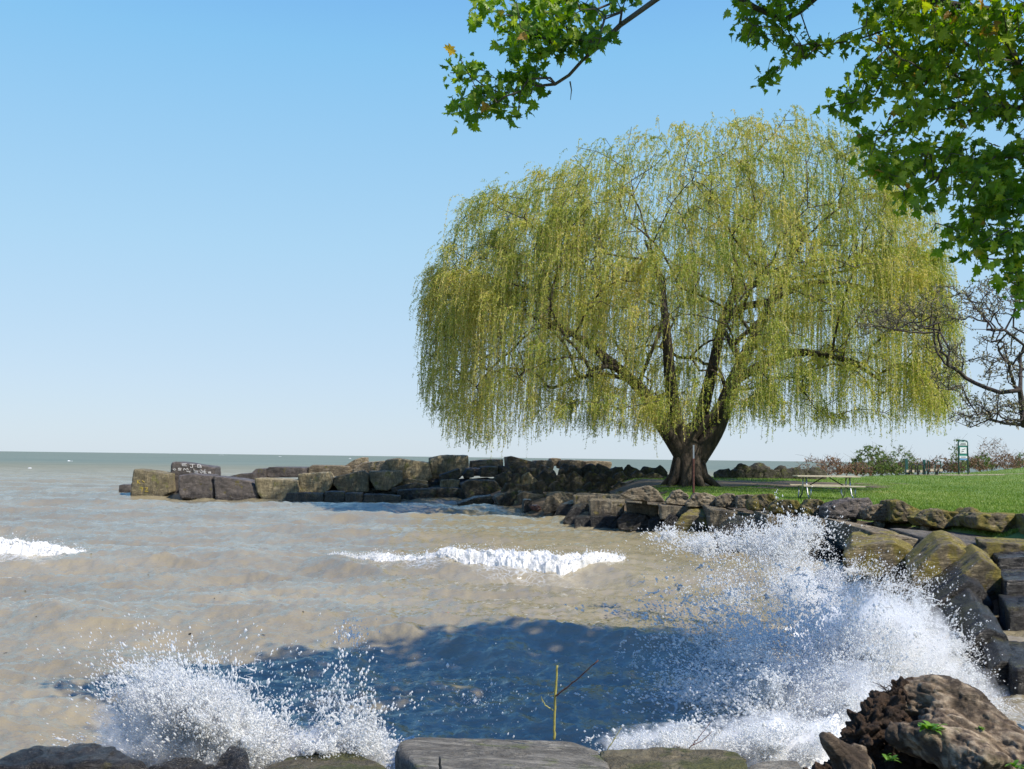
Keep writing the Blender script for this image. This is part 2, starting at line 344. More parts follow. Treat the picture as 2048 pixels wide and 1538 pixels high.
# grass blades
def blades(name, n, h, cen, fn):
    k = 0; P = []
    X, Y = fn(n); d = sdist(X, Y); z = ground_z(X, Y); dirt = soil_keep(X, Y)
    ok = (z > .83) & (d > 1.2) & ~dirt & (noise(X * .5, Y * .5, 9) > -.65); X, Y, z = X[ok], Y[ok], z[ok]; n = len(X)
    a = RNG.uniform(0, 6.28, n); hh = h * RNG.uniform(.5, 1.3, n) * (1 + .6 * noise(X * 1.5, Y * 1.5)); wd = .012
    B = np.stack([X, Y, z - .01], -1); s = np.stack([np.cos(a), np.sin(a), 0 * a], -1) * wd
    ln = RNG.normal(0, .35, (n, 2)); T = B + np.stack([ln[:, 0] * hh, ln[:, 1] * hh, hh], -1)
    V = np.stack([B - s, B + s, T], 1).reshape(-1, 3); Fc = np.arange(3 * n).reshape(-1, 3)
    return tag(amesh(name, V, Fc, cen, None, False, np.repeat(np.clip(RNG.normal(.5, .22, n) + .3 * noise(X * .4, Y * .4), 0, 1), 3)), 'short mown green grass of the lawn behind the seawall', 'grass', kind='stuff')
GRASSM = leaf_mat('grass_blade', [(0, (.08, .16, .018)), (.5, (.16, .26, .035)), (1, (.30, .34, .09))], .5, .3)
def gfn(n):
    Y = 19 + 55 * RNG.random(n) ** 1.5; X = Y * RNG.uniform(.05, .62, n); return X, Y
blades('grass', 260000, .065, GRASSM, gfn)

# ------------------------------------------------------------------ lake
def wave(X, Y):
    X = np.asarray(X, float); Y = np.asarray(Y, float)
    wp = 1.15 * noise(X * .09 + 3, Y * .07, 1) + .35 * noise(X * .3, Y * .3, 8)
    ph = (Y + .05 * X + wp * 1.2 - 12.3) / 7.4
    c = .5 + .5 * np.cos(2 * math.pi * ph + .35 * np.sin(2 * math.pi * ph))
    amp = .30 + .22 * noise(X * .13, Y * .05, 4)
    fade = 1 / (1 + (Y / 130) ** 2)
    h = amp * (c ** 2.2 - .35)
    ph2 = (Y * .93 - .37 * X + noise(X * .2, Y * .2, 2) * 2) / 2.3; h = h + .05 * (1 - np.abs(np.sin(math.pi * ph2)) ** .8) * (1 + noise(X * .3, Y * .3, 5))
    r1 = 1 - np.abs(noise(X * .42 + 1.3 * h, Y * .8, 11)) * 2; r2 = 1 - np.abs(noise(X * 1.15, Y * 2.0, 12)) * 2; r3 = 1 - np.abs(noise(X * 2.6, Y * 4.2, 14)) * 2
    h = h + .13 * (r1 - .6) + .055 * (r2 - .6) + .034 * (r3 - .6) * np.clip(60 / np.maximum(Y, 1), 0, 1)
    h = h + .017 * np.clip(1.5 - np.abs(noise(X * 5.5, Y * 9, 17)) * 5, 0, 1.5) * np.clip(25 / np.maximum(Y, 1), 0, 1)
    h = h + .10 * noise(X * .05, Y * .12, 15)
    return h * fade * .95
ys = np.concatenate([3 * (130 / 3) ** np.linspace(0, 1, 980), 130 * (9000 / 130) ** np.linspace(0, 1, 430)[1:]])
us = np.linspace(-1.15, .95, 900)
X = us[None] * (ys[:, None] + 4); Y = np.broadcast_to(ys[:, None], X.shape)
Z = wave(X, Y)
V = np.stack([X, Y, Z], -1).reshape(-1, 3); n = len(us)
i = np.arange(len(ys) - 1)[:, None] * n + np.arange(n - 1)[None]; Q = np.stack([i, i + 1, i + n + 1, i + n], -1).reshape(-1, 4)
lake = tag(amesh('lake_water', V, Q, WATER), kind='structure')

# ------------------------------------------------------------------ rocks
def cubesphere(n):
    t = np.tan(np.linspace(-1, 1, n + 1) * math.pi / 4); A, B = np.meshgrid(t, t); O = np.ones_like(A); V = []; Q = []
    for k, (p, q, r) in enumerate([(O, A, B), (-O, B, A), (B, O, A), (A, -O, B), (A, B, O), (B, A, -O)]):
        V.append(np.stack([p, q, r], -1).reshape(-1, 3)); i = np.arange(n)[:, None] * (n + 1) + np.arange(n)[None] + k * (n + 1) ** 2
        Q.append(np.stack([i, i + 1, i + n + 2, i + n + 1], -1).reshape(-1, 4))
    V = np.concatenate(V); Q = np.concatenate(Q)
    key = np.round(V, 5); u, inv = np.unique(key, axis=0, return_inverse=True); Q = inv.reshape(-1)[Q]
    u = u / np.linalg.norm(u, axis=1)[:, None]; return u, Q
_CS = {}
def hull(P):
    bm = bmesh.new(); [bm.verts.new(p) for p in P]; r = bmesh.ops.convex_hull(bm, input=bm.verts)
    N = []; 
    for f in bm.faces:
        f.normal_update(); N.append((*f.normal, f.normal.dot(f.verts[0].co)))
    bm.free(); N = np.array(N); return N[:, :3], N[:, 3]
def star(P, res=26, p=26, rough=.05, chips=3, seed=0, streak=.0, sdir=(0, 0, 1), oct=4, cut=(.90, .985), fs=2.2):
    """a stone from hull points: soft planes, chipped corners, fractal relief"""
    rg = np.random.default_rng(seed); P = np.asarray(P, float)
    P = P + rg.normal(0, .012, P.shape) * P.std(0).mean()
    N, h = hull(P); c = P.mean(0); h = h - N @ c
    s = np.where((h < 1e-3), -1, 1); ok = np.abs(h) > 1e-4; N, h = (N * s[:, None])[ok], (h * s)[ok]
    ext = P.std(0) + 1e-3; size = (np.prod(ext) ** (1 / 3)) * 2
    for k in range(chips):
        d = rg.normal(0, 1, 3); d /= ext; d /= np.linalg.norm(d); sup = ((P - c) @ d).max()
        N = np.vstack([N, d]); h = np.append(h, sup * rg.uniform(*cut))
    if res not in _CS: _CS[res] = cubesphere(res)
    U, Q = _CS[res]; D = U * ext; D = D / np.linalg.norm(D, axis=1)[:, None]
    q = np.clip(D @ N.T / h, 0, None); r = (q ** p).sum(1) ** (-1 / p)
    V = c + D * r[:, None]
    o = rg.uniform(0, 90, 3); S = V / size * fs + o
    nz = fbm(S[:, 0], S[:, 1], S[:, 2], oct, .55); rid = 1 - 2 * np.abs(noise(*(S * 1.6 + 7).T))
    dsp = rough * size * (nz * .9 + .35 * (rid - .5))
    if streak:
        sd = np.array(sdir, float); sd /= np.linalg.norm(sd); al = V @ sd; Pp = V - al[:, None] * sd
        K = Pp * 5.5 / max(size, .4) + o; st = noise(K[:, 0], K[:, 1], K[:, 2] + al * .25)
        dsp = dsp - streak * size * np.maximum(0, .35 - np.abs(st)) * 2
    V = V + D * dsp[:, None]
    return V, Q
RID = [0]
def rock(poly, Y, D, mat, label, name='stone_block', ax=0.0, zb=0.0, group=None, res=24, cat='stone block', cut=None, yo=None, **k):
    if cut: k['cut'] = cut
    """poly: outline in photo pixels of the near face at distance Y; D: thickness going back"""
    RID[0] += 1
    Fp = np.array([W(x, y, Y + (yo[i] if yo else 0)) for i, (x, y) in enumerate(poly)])
    B = Fp + np.array([ax * D, D, zb]) ; c = B.mean(0); B = c + (B - c) * np.array([.97, 1, .97])
    V, Q = star(np.concatenate([Fp, B]), res=res, seed=RID[0] + 100, **k)
    return tag(amesh(name, V, Q, mat), label, cat, group)
def bx(x0, y0, x1, y1, t=0, s=0):
    """slightly irregular quad outline; t lifts the right top, s slants the sides"""
    return [(x0 + s, y0), ((x0 + x1) / 2, y0 + t * .5 - 1), (x1, y0 + t), (x1 + 1, (y0 + y1) / 2), (x1 - 2, y1), (x0, y1), (x0 - 1, (y0 + y1) / 2)]
JG = 'stone blocks of the jetty'
J = [ # outline, Y, D, mat, label
 (bx(238, 970, 260, 992), 52.5, 1.0, JDARK, 'small dark wet rock at the jetty tip, half under water'),
 ([(265, 937), (300, 944), (337, 947), (340, 985), (318, 999), (258, 992)], 49.2, 2.2, JET, 'olive block at the jetty tip with a wet curved top and yellow scrawl'),
 ([(343, 925), (352, 922), (431, 934), (430, 960), (428, 1000), (338, 1000), (339, 955)], 50.6, 2.0, JDARK, 'brown tilted slab with white painted letters near the jetty tip'),
 ([(357, 950), (375, 948), (423, 951), (429, 990), (426, 1000), (361, 1001), (355, 975)], 48.4, 2.0, JDARK, 'square brown block in front of the slab with painted letters'),
 ([(424, 952), (432, 953), (500, 962), (520, 988), (518, 1003), (430, 1001)], 48.3, 2.2, JDARK, 'dark wet sloping block, third along the waterline from the jetty tip'),
 ([(508, 956), (526, 960), (594, 961), (598, 985), (590, 1006), (527, 1005), (511, 980)], 48.2, 2.4, JET, 'yellow-stained block with a wet top in the middle of the jetty front'),
 ([(595, 948), (657, 944), (667, 965), (657, 982), (640, 989), (596, 985)], 49.3, 2.4, JET, 'brown block with a drilled face above the low waterline slab'),
 (bx(571, 987, 647, 1008), 47.6, 1.0, STONEV, 'low pale slab at the waterline, first from the jetty tip'),
 (bx(649, 984, 689, 1008), 47.6, 1.0, STONEV, 'low pale slab at the waterline with a peaked top, second from the tip'),
 (bx(690, 987, 725, 1008), 47.6, 1.0, STONEV, 'short low pale slab at the waterline, third from the jetty tip'),
 (bx(727, 989, 802, 1008, 3), 47.6, 1.0, STONEV, 'low pale slab at the waterline beside the dark shaded rocks'),
 ([(444, 956), (480, 948), (508, 946), (512, 968), (446, 968)], 51.5, 2.5, JDARK, 'thin wet sloping slab behind the front blocks of the jetty'),
 ([(498, 950), (512, 938), (530, 937), (533, 960), (498, 962)], 52.5, 2.2, JDARK, 'wet purple-grey block with a slanted top behind the jetty front'),
 ([(529, 940), (536, 934), (612, 935), (616, 955), (532, 955)], 52.8, 3, JDARK, 'wide flat wet slab lying on the jetty top'),
 ([(616, 935), (622, 930), (700, 932), (702, 955), (616, 950)], 53.6, 2.5, STONE, 'long dull brown block at the back of the jetty top'),
 ([(666, 956), (700, 947), (728, 940), (738, 950), (738, 985), (680, 986), (664, 968)], 49.6, 2.4, JET, 'olive block with a rising top edge in the jetty front'),
 ([(737, 942), (790, 945), (806, 941), (806, 964), (776, 982), (752, 980), (740, 962)], 49.8, 2.3, JET, 'grooved olive block with a pointed lower edge in the jetty front'),
 ([(704, 940), (725, 925), (772, 922), (790, 940), (788, 952), (706, 952)], 51.6, 3, STONE, 'smooth sloping slab with a wet sheen on the jetty top'),
 ([(690, 931), (706, 921), (722, 915), (735, 915), (736, 930), (734, 945), (690, 945)], 54.2, 2, STONE, 'small tilted block standing up at the back of the jetty'),
 ([(770, 920), (792, 916), (795, 930), (860, 926), (866, 958), (840, 968), (792, 955)], 50.8, 2.6, JET, 'large square olive block high in the middle of the jetty'),
 ([(856, 916), (885, 910), (938, 911), (939, 940), (920, 958), (862, 958)], 52.2, 2.4, JET, 'tall grooved yellow-brown block topping the jetty'),
 (bx(942, 922, 1006, 945, -4), 53.5, 2.2, STONE, 'plain brown block right of the tall grooved jetty block'),
 ([(1014, 914), (1022, 912), (1070, 924), (1078, 942), (1016, 944)], 53.2, 2.2, STONE, 'brown block with a sloping top at the back of the rubble'),
 (bx(1072, 921, 1108, 942), 53.6, 1.8, STONE, 'small brown block beside the sloping-topped one at the back'),
 (bx(1102, 917, 1122, 932), 54.5, 1.2, STONE, 'small rounded stone perched on the back row near the rubble'),
 (bx(1120, 921, 1168, 938), 54, 1.8, STONE, 'flat brown block left of the willow, in the back row'),
 (bx(1170, 923, 1224, 938), 54.3, 1.8, STONE, 'long grey slab left of the willow, in the back row'),
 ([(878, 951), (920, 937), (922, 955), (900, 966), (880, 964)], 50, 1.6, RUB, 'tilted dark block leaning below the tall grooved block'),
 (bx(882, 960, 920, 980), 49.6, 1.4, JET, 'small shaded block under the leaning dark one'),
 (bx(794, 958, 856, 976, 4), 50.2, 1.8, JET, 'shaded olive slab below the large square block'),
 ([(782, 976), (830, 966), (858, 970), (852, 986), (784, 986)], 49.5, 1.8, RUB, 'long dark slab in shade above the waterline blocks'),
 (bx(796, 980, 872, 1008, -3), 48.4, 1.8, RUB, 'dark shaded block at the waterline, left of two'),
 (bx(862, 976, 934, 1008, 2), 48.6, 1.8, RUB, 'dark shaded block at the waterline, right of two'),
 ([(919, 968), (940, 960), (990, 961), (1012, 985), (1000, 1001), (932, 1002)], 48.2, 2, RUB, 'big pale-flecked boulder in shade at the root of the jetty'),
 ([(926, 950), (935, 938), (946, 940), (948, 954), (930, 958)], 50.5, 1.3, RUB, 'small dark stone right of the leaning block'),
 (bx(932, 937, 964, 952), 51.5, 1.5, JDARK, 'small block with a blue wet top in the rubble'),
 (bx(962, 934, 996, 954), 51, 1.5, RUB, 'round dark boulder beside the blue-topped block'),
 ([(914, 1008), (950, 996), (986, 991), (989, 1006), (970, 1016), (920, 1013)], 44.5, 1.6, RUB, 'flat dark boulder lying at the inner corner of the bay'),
 ([(940, 1018), (985, 1011), (997, 1014), (995, 1023), (945, 1024)], 42.6, .8, WETR, 'thin plank-like rock lying at the waterline in the bay corner'),
 ([(992, 994), (1005, 988), (1034, 992), (1036, 1018), (1000, 1022)], 43, 1.6, STONE, 'pale square block at the start of the seawall'),
 ([(1036, 990), (1045, 984), (1088, 990), (1092, 1005), (1060, 1012), (1038, 1009)], 42.2, 1.6, STONE, 'cracked pale block, second along the seawall from the bay corner'),
 ([(1060, 1012), (1078, 1011), (1083, 1017), (1075, 1024), (1062, 1018)], 40, .7, REDR, 'small reddish stone at the waterline near the bay corner'),
 (bx(1048, 1000, 1064, 1026), 40.6, .8, WETR, 'dark wet upright stone behind the reddish one'),
 ([(1099, 992), (1125, 986), (1148, 988), (1150, 1006), (1100, 1006)], 41.2, 1.8, STONE, 'pale lumpy stone behind the leaning wall blocks'),
]
tag(amesh('rubble_core', *star(np.array([(x, y, z) for x, y in [(-17.2, 50.8), (-17, 54), (3, 56), (3, 49)] for z in (-1, .45)] + [(-14, 52.5, .8), (0, 52.5, 1.2)]), res=60, rough=.1, p=30, seed=5, fs=9), RUB), 'low dark core of packed rubble between the jetty blocks', 'rubble', kind='stuff')
rocks = {}
for k, (po, Y, D, m, lab) in enumerate(J):
    o = rock(po, Y, D, m, lab, group=JG, rough=.035 if k < 27 else .07, streak=.03 if m is JET else .015, res=24, p=60, ax=-.1, zb=.02)
    rocks[k] = o
UG = 'rocks along the lawn edge'
U = [
 ([(1238, 990), (1262, 976), (1300, 971), (1318, 982), (1329, 1004), (1265, 1002)], 31.0, 1.2, STONE, 'pale rounded rock at the left end of the lawn edge'),
 ([(1331, 1002), (1345, 983), (1360, 979), (1380, 992), (1379, 1011), (1334, 1010)], 30.2, 1.0, STONE, 'pointed pale rock left of the steel post'),
 ([(1371, 1008), (1390, 986), (1412, 985), (1432, 993), (1431, 1014), (1374, 1014)], 29.2, 1.0, STONE, 'pale jagged rock just right of the steel post'),
 ([(1431, 996), (1452, 986), (1470, 987), (1476, 1000), (1474, 1015), (1432, 1015)], 28.6, 1.0, STONE, 'pale rock with a wavy top, second right of the steel post'),
 (bx(1475, 990, 1509, 1016), 28, 1.0, STONE, 'small pale rock between the wavy-topped rock and the lichened one'),
 ([(1496, 1002), (1518, 988), (1546, 986), (1556, 1002), (1553, 1022), (1500, 1020)], 26.6, 1.1, LICH, 'rounded lichen-yellow rock below the left end of the picnic table'),
 ([(1541, 1012), (1556, 1000), (1597, 1001), (1606, 1020), (1600, 1031), (1546, 1030)], 25.2, 1.0, LICH, 'low yellow-brown rock in front of the picnic table'),
 ([(1603, 1014), (1620, 998), (1640, 999), (1658, 1010), (1656, 1032), (1606, 1031)], 24.6, 1.0, LICH, 'lichen-covered rock below the right end of the picnic table'),
 ([(1652, 1016), (1680, 1000), (1738, 996), (1748, 1010), (1740, 1040), (1655, 1037)], 23.2, 1.4, JDARK, 'large dark grey flat-topped rock at the lawn edge'),
 ([(1731, 1020), (1745, 1011), (1780, 1007), (1783, 1043), (1735, 1042)], 22.6, 1.0, STONE, 'tan rock between the dark grey rock and the peaked one'),
 ([(1781, 1002), (1798, 998), (1835, 1016), (1857, 1030), (1845, 1044), (1783, 1046)], 22, 1.2, LICH, 'tall peaked rock with slanting layers at the lawn edge'),
 ([(1835, 1036), (1870, 1019), (1918, 1025), (1920, 1048), (1890, 1058), (1850, 1054)], 20.8, 1.1, LICH, 'yellow lichened rock with a dark hollow, right of the peaked rock'),
 ([(1916, 1034), (1945, 1015), (1960, 1018), (1970, 1030), (1962, 1054), (1918, 1053)], 20.4, 1.0, LICH, 'tan rock rising to a blunt point, second from the frame edge'),
 ([(1950, 1034), (1965, 1026), (2040, 1028), (2075, 1032), (2075, 1068), (2000, 1066), (1955, 1056)], 19.2, 1.4, LICH, 'long brown rock with a shaded front at the right frame edge'),
 (bx(2078, 1030, 2150, 1080), 18, 1.4, LICH, 'brown rock just past the long one at the frame edge'),
]
for po, Y, D, m, lab in U:
    rock(po, Y, D, m, lab, 'rock', group=UG, cat='rock', rough=.095, res=34, p=45, chips=8, cut=(.8, .96), streak=.04, sdir=(.4, .2, -.5), zb=-.04, ax=.15)
CG = 'flat capstones of the seawall'
CP = [ # top near edge polygon; slabs: near-left px, near-right px, y of top left/right, y bottom, Y, depth
 ((1145, 990, 1250, 992, 1036), 35.5, 2.4, STONEV, 'pale flat capstone at the far left end of the seawall'),
 ((1176, 1000, 1249, 1003, 1042), 33.0, 2.0, STONEV, 'square grooved block with a sunlit right side at the seawall end'),
 ((1251, 1006, 1318, 1012, 1040), 31.6, 2.2, STONEV, 'long pale capstone with a grooved edge behind the slanted blocks'),
 ((1318, 1011, 1414, 1019, 1042), 29.6, 2.4, STONEV, 'capstone with a scalloped edge, left of the spray'),
 ((1414, 1015, 1530, 1035, 1062), 27.0, 2.8, STONEV, 'wide flat capstone with a deeply grooved bluish edge'),
 ((1528, 1029, 1634, 1042, 1085), 24.4, 2.6, STONEV, 'capstone below the picnic table, partly behind spray'),
 ((1634, 1038, 1742, 1058, 1100), 22.0, 2.6, STONEV, 'smooth grey capstone in front of the dark flat-topped rock'),
 ((1738, 1062, 1886, 1086, 1130), 17.8, 4.2, STONE, 'broad brown capstone with a long crack'),
 ((1880, 1084, 2110, 1100, 1150), 16.6, 3.4, WETT, 'wet shiny capstone reaching the right frame edge'),
 ((1957, 1084, 2090, 1092, 1126), 15.8, 1.3, LICH, 'yellow-brown block resting against the wet capstone'),
 ((1996, 1116, 2110, 1112, 1175), 14.8, 1.6, WETR, 'dark block with a pale top below the yellow-brown one'),
 ((2008, 1160, 2120, 1158, 1245), 13.2, 1.5, WETR, 'dark upright wall block in the shade at the right edge, upper'),
 ((2014, 1215, 2140, 1210, 1330), 12.0, 1.4, WETR, 'dark upright wall block in the shade at the right edge, lower'),
 ((2022, 1335, 2200, 1330, 1465), 9.8, 1.5, WETR, 'tall black rock in shade above the white water at the right edge'),
]
for (x0, y0, x1, y1, yb), Y, D, m, lab in CP:
    po = [(x0, y0), ((x0 * 2 + x1) / 3, y0 * .67 + y1 * .33 - .5), (x1, y1), (x1 - 2, yb), (x0 + 3, yb - 2)]
    rock(po, Y, D, m, lab, 'capstone', group=CG, cat='capstone', rough=.028, res=34, p=70, chips=3, streak=.055, ax=.12 if Y > 16 else .4, fs=3)
LG = 'tilted blocks at the foot of the seawall'
LL = [
 ([(1084, 1015), (1092, 993), (1103, 990), (1121, 1006), (1118, 1020), (1086, 1032)], 38.2, 1.4, STONE, 'upright tan block leaning at the left end of the seawall foot'),
 ([(1107, 1030), (1120, 1008), (1143, 1008), (1142, 1034), (1110, 1042)], 36, 1.3, WETR, 'small ridged wet block beside the upright tan one'),
 ([(1124, 1042), (1142, 1011), (1158, 1014), (1176, 1030), (1168, 1052), (1130, 1060)], 34, 1.4, WETR, 'striped wet block tilting into the water'),
 (bx(1148, 1034, 1180, 1062), 32.8, 1.2, WETR, 'small dark block with a blue wet side at the waterline'),
 (bx(1180, 1033, 1234, 1062), 32.4, 1.4, WETR, 'blue-sheened block with vertical ribs at the waterline'),
 ([(1233, 1040), (1246, 1026), (1290, 1030), (1303, 1045), (1296, 1063), (1236, 1062)], 31.4, 1.6, WETR, 'brown-topped slanted block, left of the gabled ones'),
 (bx(1296, 1040, 1322, 1066), 30.6, 1.2, WETR, 'low wet block between the slanted and the gabled blocks'),
 ([(1312, 1062), (1338, 1028), (1354, 1036), (1352, 1072), (1318, 1076)], 29.2, 1.4, WETR, 'gabled wet block with a blue left slope'),
 ([(1344, 1054), (1362, 1030), (1408, 1032), (1432, 1052), (1440, 1080), (1350, 1082)], 27.8, 1.6, LICH, 'yellow-topped gabled block at the left edge of the spray'),
 ([(1424, 1062), (1450, 1044), (1510, 1050), (1540, 1075), (1545, 1105), (1430, 1098)], 24.4, 1.6, WETR, 'dark wet block hidden behind the top of the spray'),
 ([(1540, 1080), (1580, 1062), (1640, 1078), (1686, 1102), (1690, 1130), (1545, 1125)], 20.2, 1.8, WETR, 'long dark wet block sloping down to the right behind spray'),
 ([(1684, 1110), (1700, 1092), (1790, 1086), (1832, 1110), (1838, 1160), (1690, 1155)], 16.7, 1.8, LICH, 'lichened ridge block behind blue-white spray'),
 ([(1818, 1150), (1880, 1092), (1906, 1085), (1955, 1118), (1920, 1165), (1825, 1205)], 15.0, 1.7, LICH, 'large gabled block covered in yellow lichen'),
 ([(1906, 1165), (1965, 1117), (2002, 1140), (2004, 1192), (1960, 1215), (1910, 1215)], 13.9, 1.5, LICH, 'ridged block with curved layers right of the yellow gable'),
 ([(1843, 1222), (1935, 1160), (1965, 1172), (1992, 1215), (1985, 1262), (1850, 1290)], 13.4, 1.6, WETR, 'large smooth dark wet block in blue shade'),
 ([(1880, 1266), (1955, 1215), (1985, 1238), (1992, 1280), (1975, 1310), (1888, 1330)], 12.2, 1.3, WETR, 'wet gabled block in blue shade, under the large smooth one'),
 ([(1925, 1330), (1950, 1270), (1978, 1254), (2010, 1270), (2040, 1325), (2030, 1370), (1935, 1400)], 11, 1.4, WETR, 'wet block streaming with white water in the shade'),
 ([(1980, 1340), (2005, 1320), (2040, 1330), (2040, 1375), (1985, 1372)], 10.2, .8, WETR, 'small brown stone poking out of the white water'),
 ([(1942, 1385), (1955, 1362), (1974, 1372), (1972, 1400), (1945, 1402)], 9.7, .5, WETR, 'small black stone in the churning water, left of the brown stone'),
]
for po, Y, D, m, lab in LL:
    rock(po, Y, D, m, lab, group=LG, rough=.028, res=40, p=90, chips=2, cut=(.9, .97), streak=.045, sdir=(.5, -.2, .7), ax=.35, zb=.12)
# rubble boulders under the willow, three rows
RG = 'rubble boulders in the shade of the willow'
def boulder(px, pt, pb, wpx, Y, mat, label, group, rough=.10, D=None, res=18):
    RID[0] += 1; rg = np.random.default_rng(RID[0]); h = wpx / 2; P = []; nk = int(rg.integers(6, 9)); a0 = rg.uniform(0, 6)
    for k in range(nk):
        a = a0 + (k + rg.uniform(-.3, .3)) / nk * 2 * math.pi; rr = rg.uniform(.85, 1.25)
        P.append(W(px + h * math.cos(a) * rr, (pt + pb) / 2 + (pb - pt) / 2 * math.sin(a) * rr, Y + rg.uniform(0, .25)))
    P = np.array(P); D = D or (wpx / F * Y) * rg.uniform(.7, 1.1)
    B = P * 1; B[:, 1] += D; c = B.mean(0); B = c + (B - c) * .7
    V, Q = star(np.concatenate([P, B]), res=res, p=45, rough=rough, chips=4, cut=(.85, .97), seed=RID[0] + 500, streak=.02)
    return tag(amesh('boulder', V, Q, mat), label, 'boulder', group)
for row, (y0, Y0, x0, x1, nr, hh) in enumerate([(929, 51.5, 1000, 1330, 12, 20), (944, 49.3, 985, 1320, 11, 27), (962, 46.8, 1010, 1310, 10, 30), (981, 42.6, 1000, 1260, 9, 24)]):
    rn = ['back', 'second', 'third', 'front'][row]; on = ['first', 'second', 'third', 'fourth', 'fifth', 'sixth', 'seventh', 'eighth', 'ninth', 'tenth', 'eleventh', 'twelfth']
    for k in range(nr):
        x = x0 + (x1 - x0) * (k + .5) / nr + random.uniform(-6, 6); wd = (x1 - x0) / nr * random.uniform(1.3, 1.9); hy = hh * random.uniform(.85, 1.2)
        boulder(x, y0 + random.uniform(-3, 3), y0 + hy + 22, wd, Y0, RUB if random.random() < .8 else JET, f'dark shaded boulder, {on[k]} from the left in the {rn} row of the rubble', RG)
for k in range(9):
    x = 1445 + k * 23 + random.uniform(-7, 7)
    boulder(x, 935 + random.uniform(-7, 5), 985, random.uniform(38, 64), 50.5, RUB, f'low dark boulder behind the soil, {on[k]} to the right of the willow trunk', 'boulders right of the willow trunk', .1)
boulder(1532, 930, 966, 26, 54, STONE, 'pale sunlit boulder on the shore right of the willow trunk', 'boulders right of the willow trunk')
boulder(1585, 934, 966, 18, 54, STONE, 'small pale boulder on the shore beside the brambles', 'boulders right of the willow trunk')
# foreground
def fore(pts, mat, label, name='rock', res=60, rough=.03, p=22, streak=.01, chips=8, **k):
    RID[0] += 1
    V, Q = star(np.array([W(a, b, c) for a, b, c in pts]), res=res, p=p, rough=rough, chips=chips, seed=RID[0], streak=streak, **k)
    return tag(amesh(name, V, Q, mat), label, 'rock', 'foreground rocks')
fore([(795, 1478, 6.6), (840, 1472, 6.9), (1150, 1478, 7.0), (1205, 1500, 6.7), (1240, 1560, 5.5), (790, 1510, 6.2), (845, 1540, 5.4), (860, 1700, 5.2), (785, 1700, 6.2), (1250, 1720, 5.4), (1190, 1650, 7), (850, 1600, 7)], GREY, 'broad flat grey slab in the centre foreground with a dark left face', res=90, rough=.012, p=40, chips=3)
fore([(522, 1538, 6.2), (560, 1516, 6.5), (600, 1507, 6.7), (700, 1504, 6.8), (760, 1516, 6.5), (790, 1545, 6.1), (540, 1640, 5.9), (790, 1640, 6.0), (650, 1620, 7.2), (650, 1560, 5.6)], MOSSY, 'low brown mossy rock left of the flat grey slab', rough=.06)
fore([(1190, 1498, 6.5), (1290, 1500, 6.6), (1420, 1494, 6.7), (1480, 1502, 6.5), (1510, 1535, 6.1), (1230, 1560, 5.9), (1500, 1640, 6), (1220, 1640, 6), (1350, 1600, 7.1)], MOSSY, 'green-brown mossy rock right of the flat grey slab', rough=.05, res=70)
fore([(1485, 1535, 5.9), (1530, 1518, 6.2), (1590, 1520, 6.2), (1620, 1545, 5.8), (1500, 1620, 5.8), (1620, 1620, 6), (1550, 1600, 6.6)], GREY, 'small smooth grey rock left of the driftwood stump')
fore([(1995, 1500, 6.6), (2030, 1460, 7.4), (2070, 1448, 7.8), (2160, 1450, 7.6), (2010, 1560, 6.2), (2160, 1580, 6.2), (2060, 1580, 7.8)], GREY, 'pale grey-green rock behind the stump at the right edge')
fore([(-60, 1525, 6.2), (30, 1500, 6.4), (150, 1490, 6.6), (230, 1484, 6.5), (310, 1520, 6.2), (-50, 1700, 6), (300, 1700, 6), (100, 1700, 6.9)], WETR, 'dark wet rock awash at the bottom left corner', rough=.07)
fore([(415, 1545, 6.1), (440, 1508, 6.2), (470, 1482, 6.3), (490, 1498, 6.3), (510, 1550, 6.0), (420, 1700, 6.0), (500, 1700, 6.0), (460, 1700, 6.6)], WETR, 'dark pointed rock inside the left splash', rough=.08)
fore([(295, 1535, 6.1), (330, 1512, 6.3), (400, 1508, 6.3), (430, 1535, 6.1), (300, 1700, 6.0), (430, 1700, 6.0), (360, 1700, 6.7)], WETR, 'low wet rock between the corner rock and the pointed one', rough=.08)
for k, (x, y, Y, w_) in enumerate([(1290, 1003, 31.6, 12), (1392, 1012, 29.6, 12), (1512, 1018, 27.4, 14), (1604, 1030, 25.4, 16), (1760, 1046, 22.6, 20), (1856, 1052, 21.2, 22), (1940, 1056, 20.6, 20)]):
    boulder(x, y - w_ * .55, y + w_ * .7, w_, Y, STONE, 'small angular stone wedged among the lawn-edge rocks, %s from the left' % ['first', 'second', 'third', 'fourth', 'fifth', 'sixth', 'seventh'][k], 'small stones among the lawn-edge rocks', .08)
# ------------------------------------------------------------------ painted writing on the jetty blocks
PAINT = simple('white_paint', (.62, .60, .56), .8); PAINTY = simple('yellow_paint', (.40, .30, .05), .8)
def strokes(rk, lines, mat, wpx=1.1):
    bpy.context.view_layer.update(); me = rk.data; mw = rk.matrix_world
    bv = BVHTree.FromPolygons([mw @ v.co for v in me.vertices], [tuple(p.vertices) for p in me.polygons]); mb = MB(); co = Vector(CAM)
    for ln in lines:
        P = []
        ln = np.array(ln, float); L = np.concatenate([[0], np.cumsum(np.hypot(*np.diff(ln, axis=0).T))]); s = np.linspace(0, L[-1], max(3, int(L[-1] / .7)))
        for x, y in zip(np.interp(s, L, ln[:, 0]), np.interp(s, L, ln[:, 1])):
            d = Vector(ray(x, y)).normalized(); hit = bv.ray_cast(co, d)
            if hit[0] is not None: P.append(np.array(hit[0] + hit[1] * .006))
        if len(P) > 2: mb.tube(np.array(P), .013 * wpx, 5)
    if mb.V:
        ob = mb.build('painted_lettering', mat, rk)
        return ob
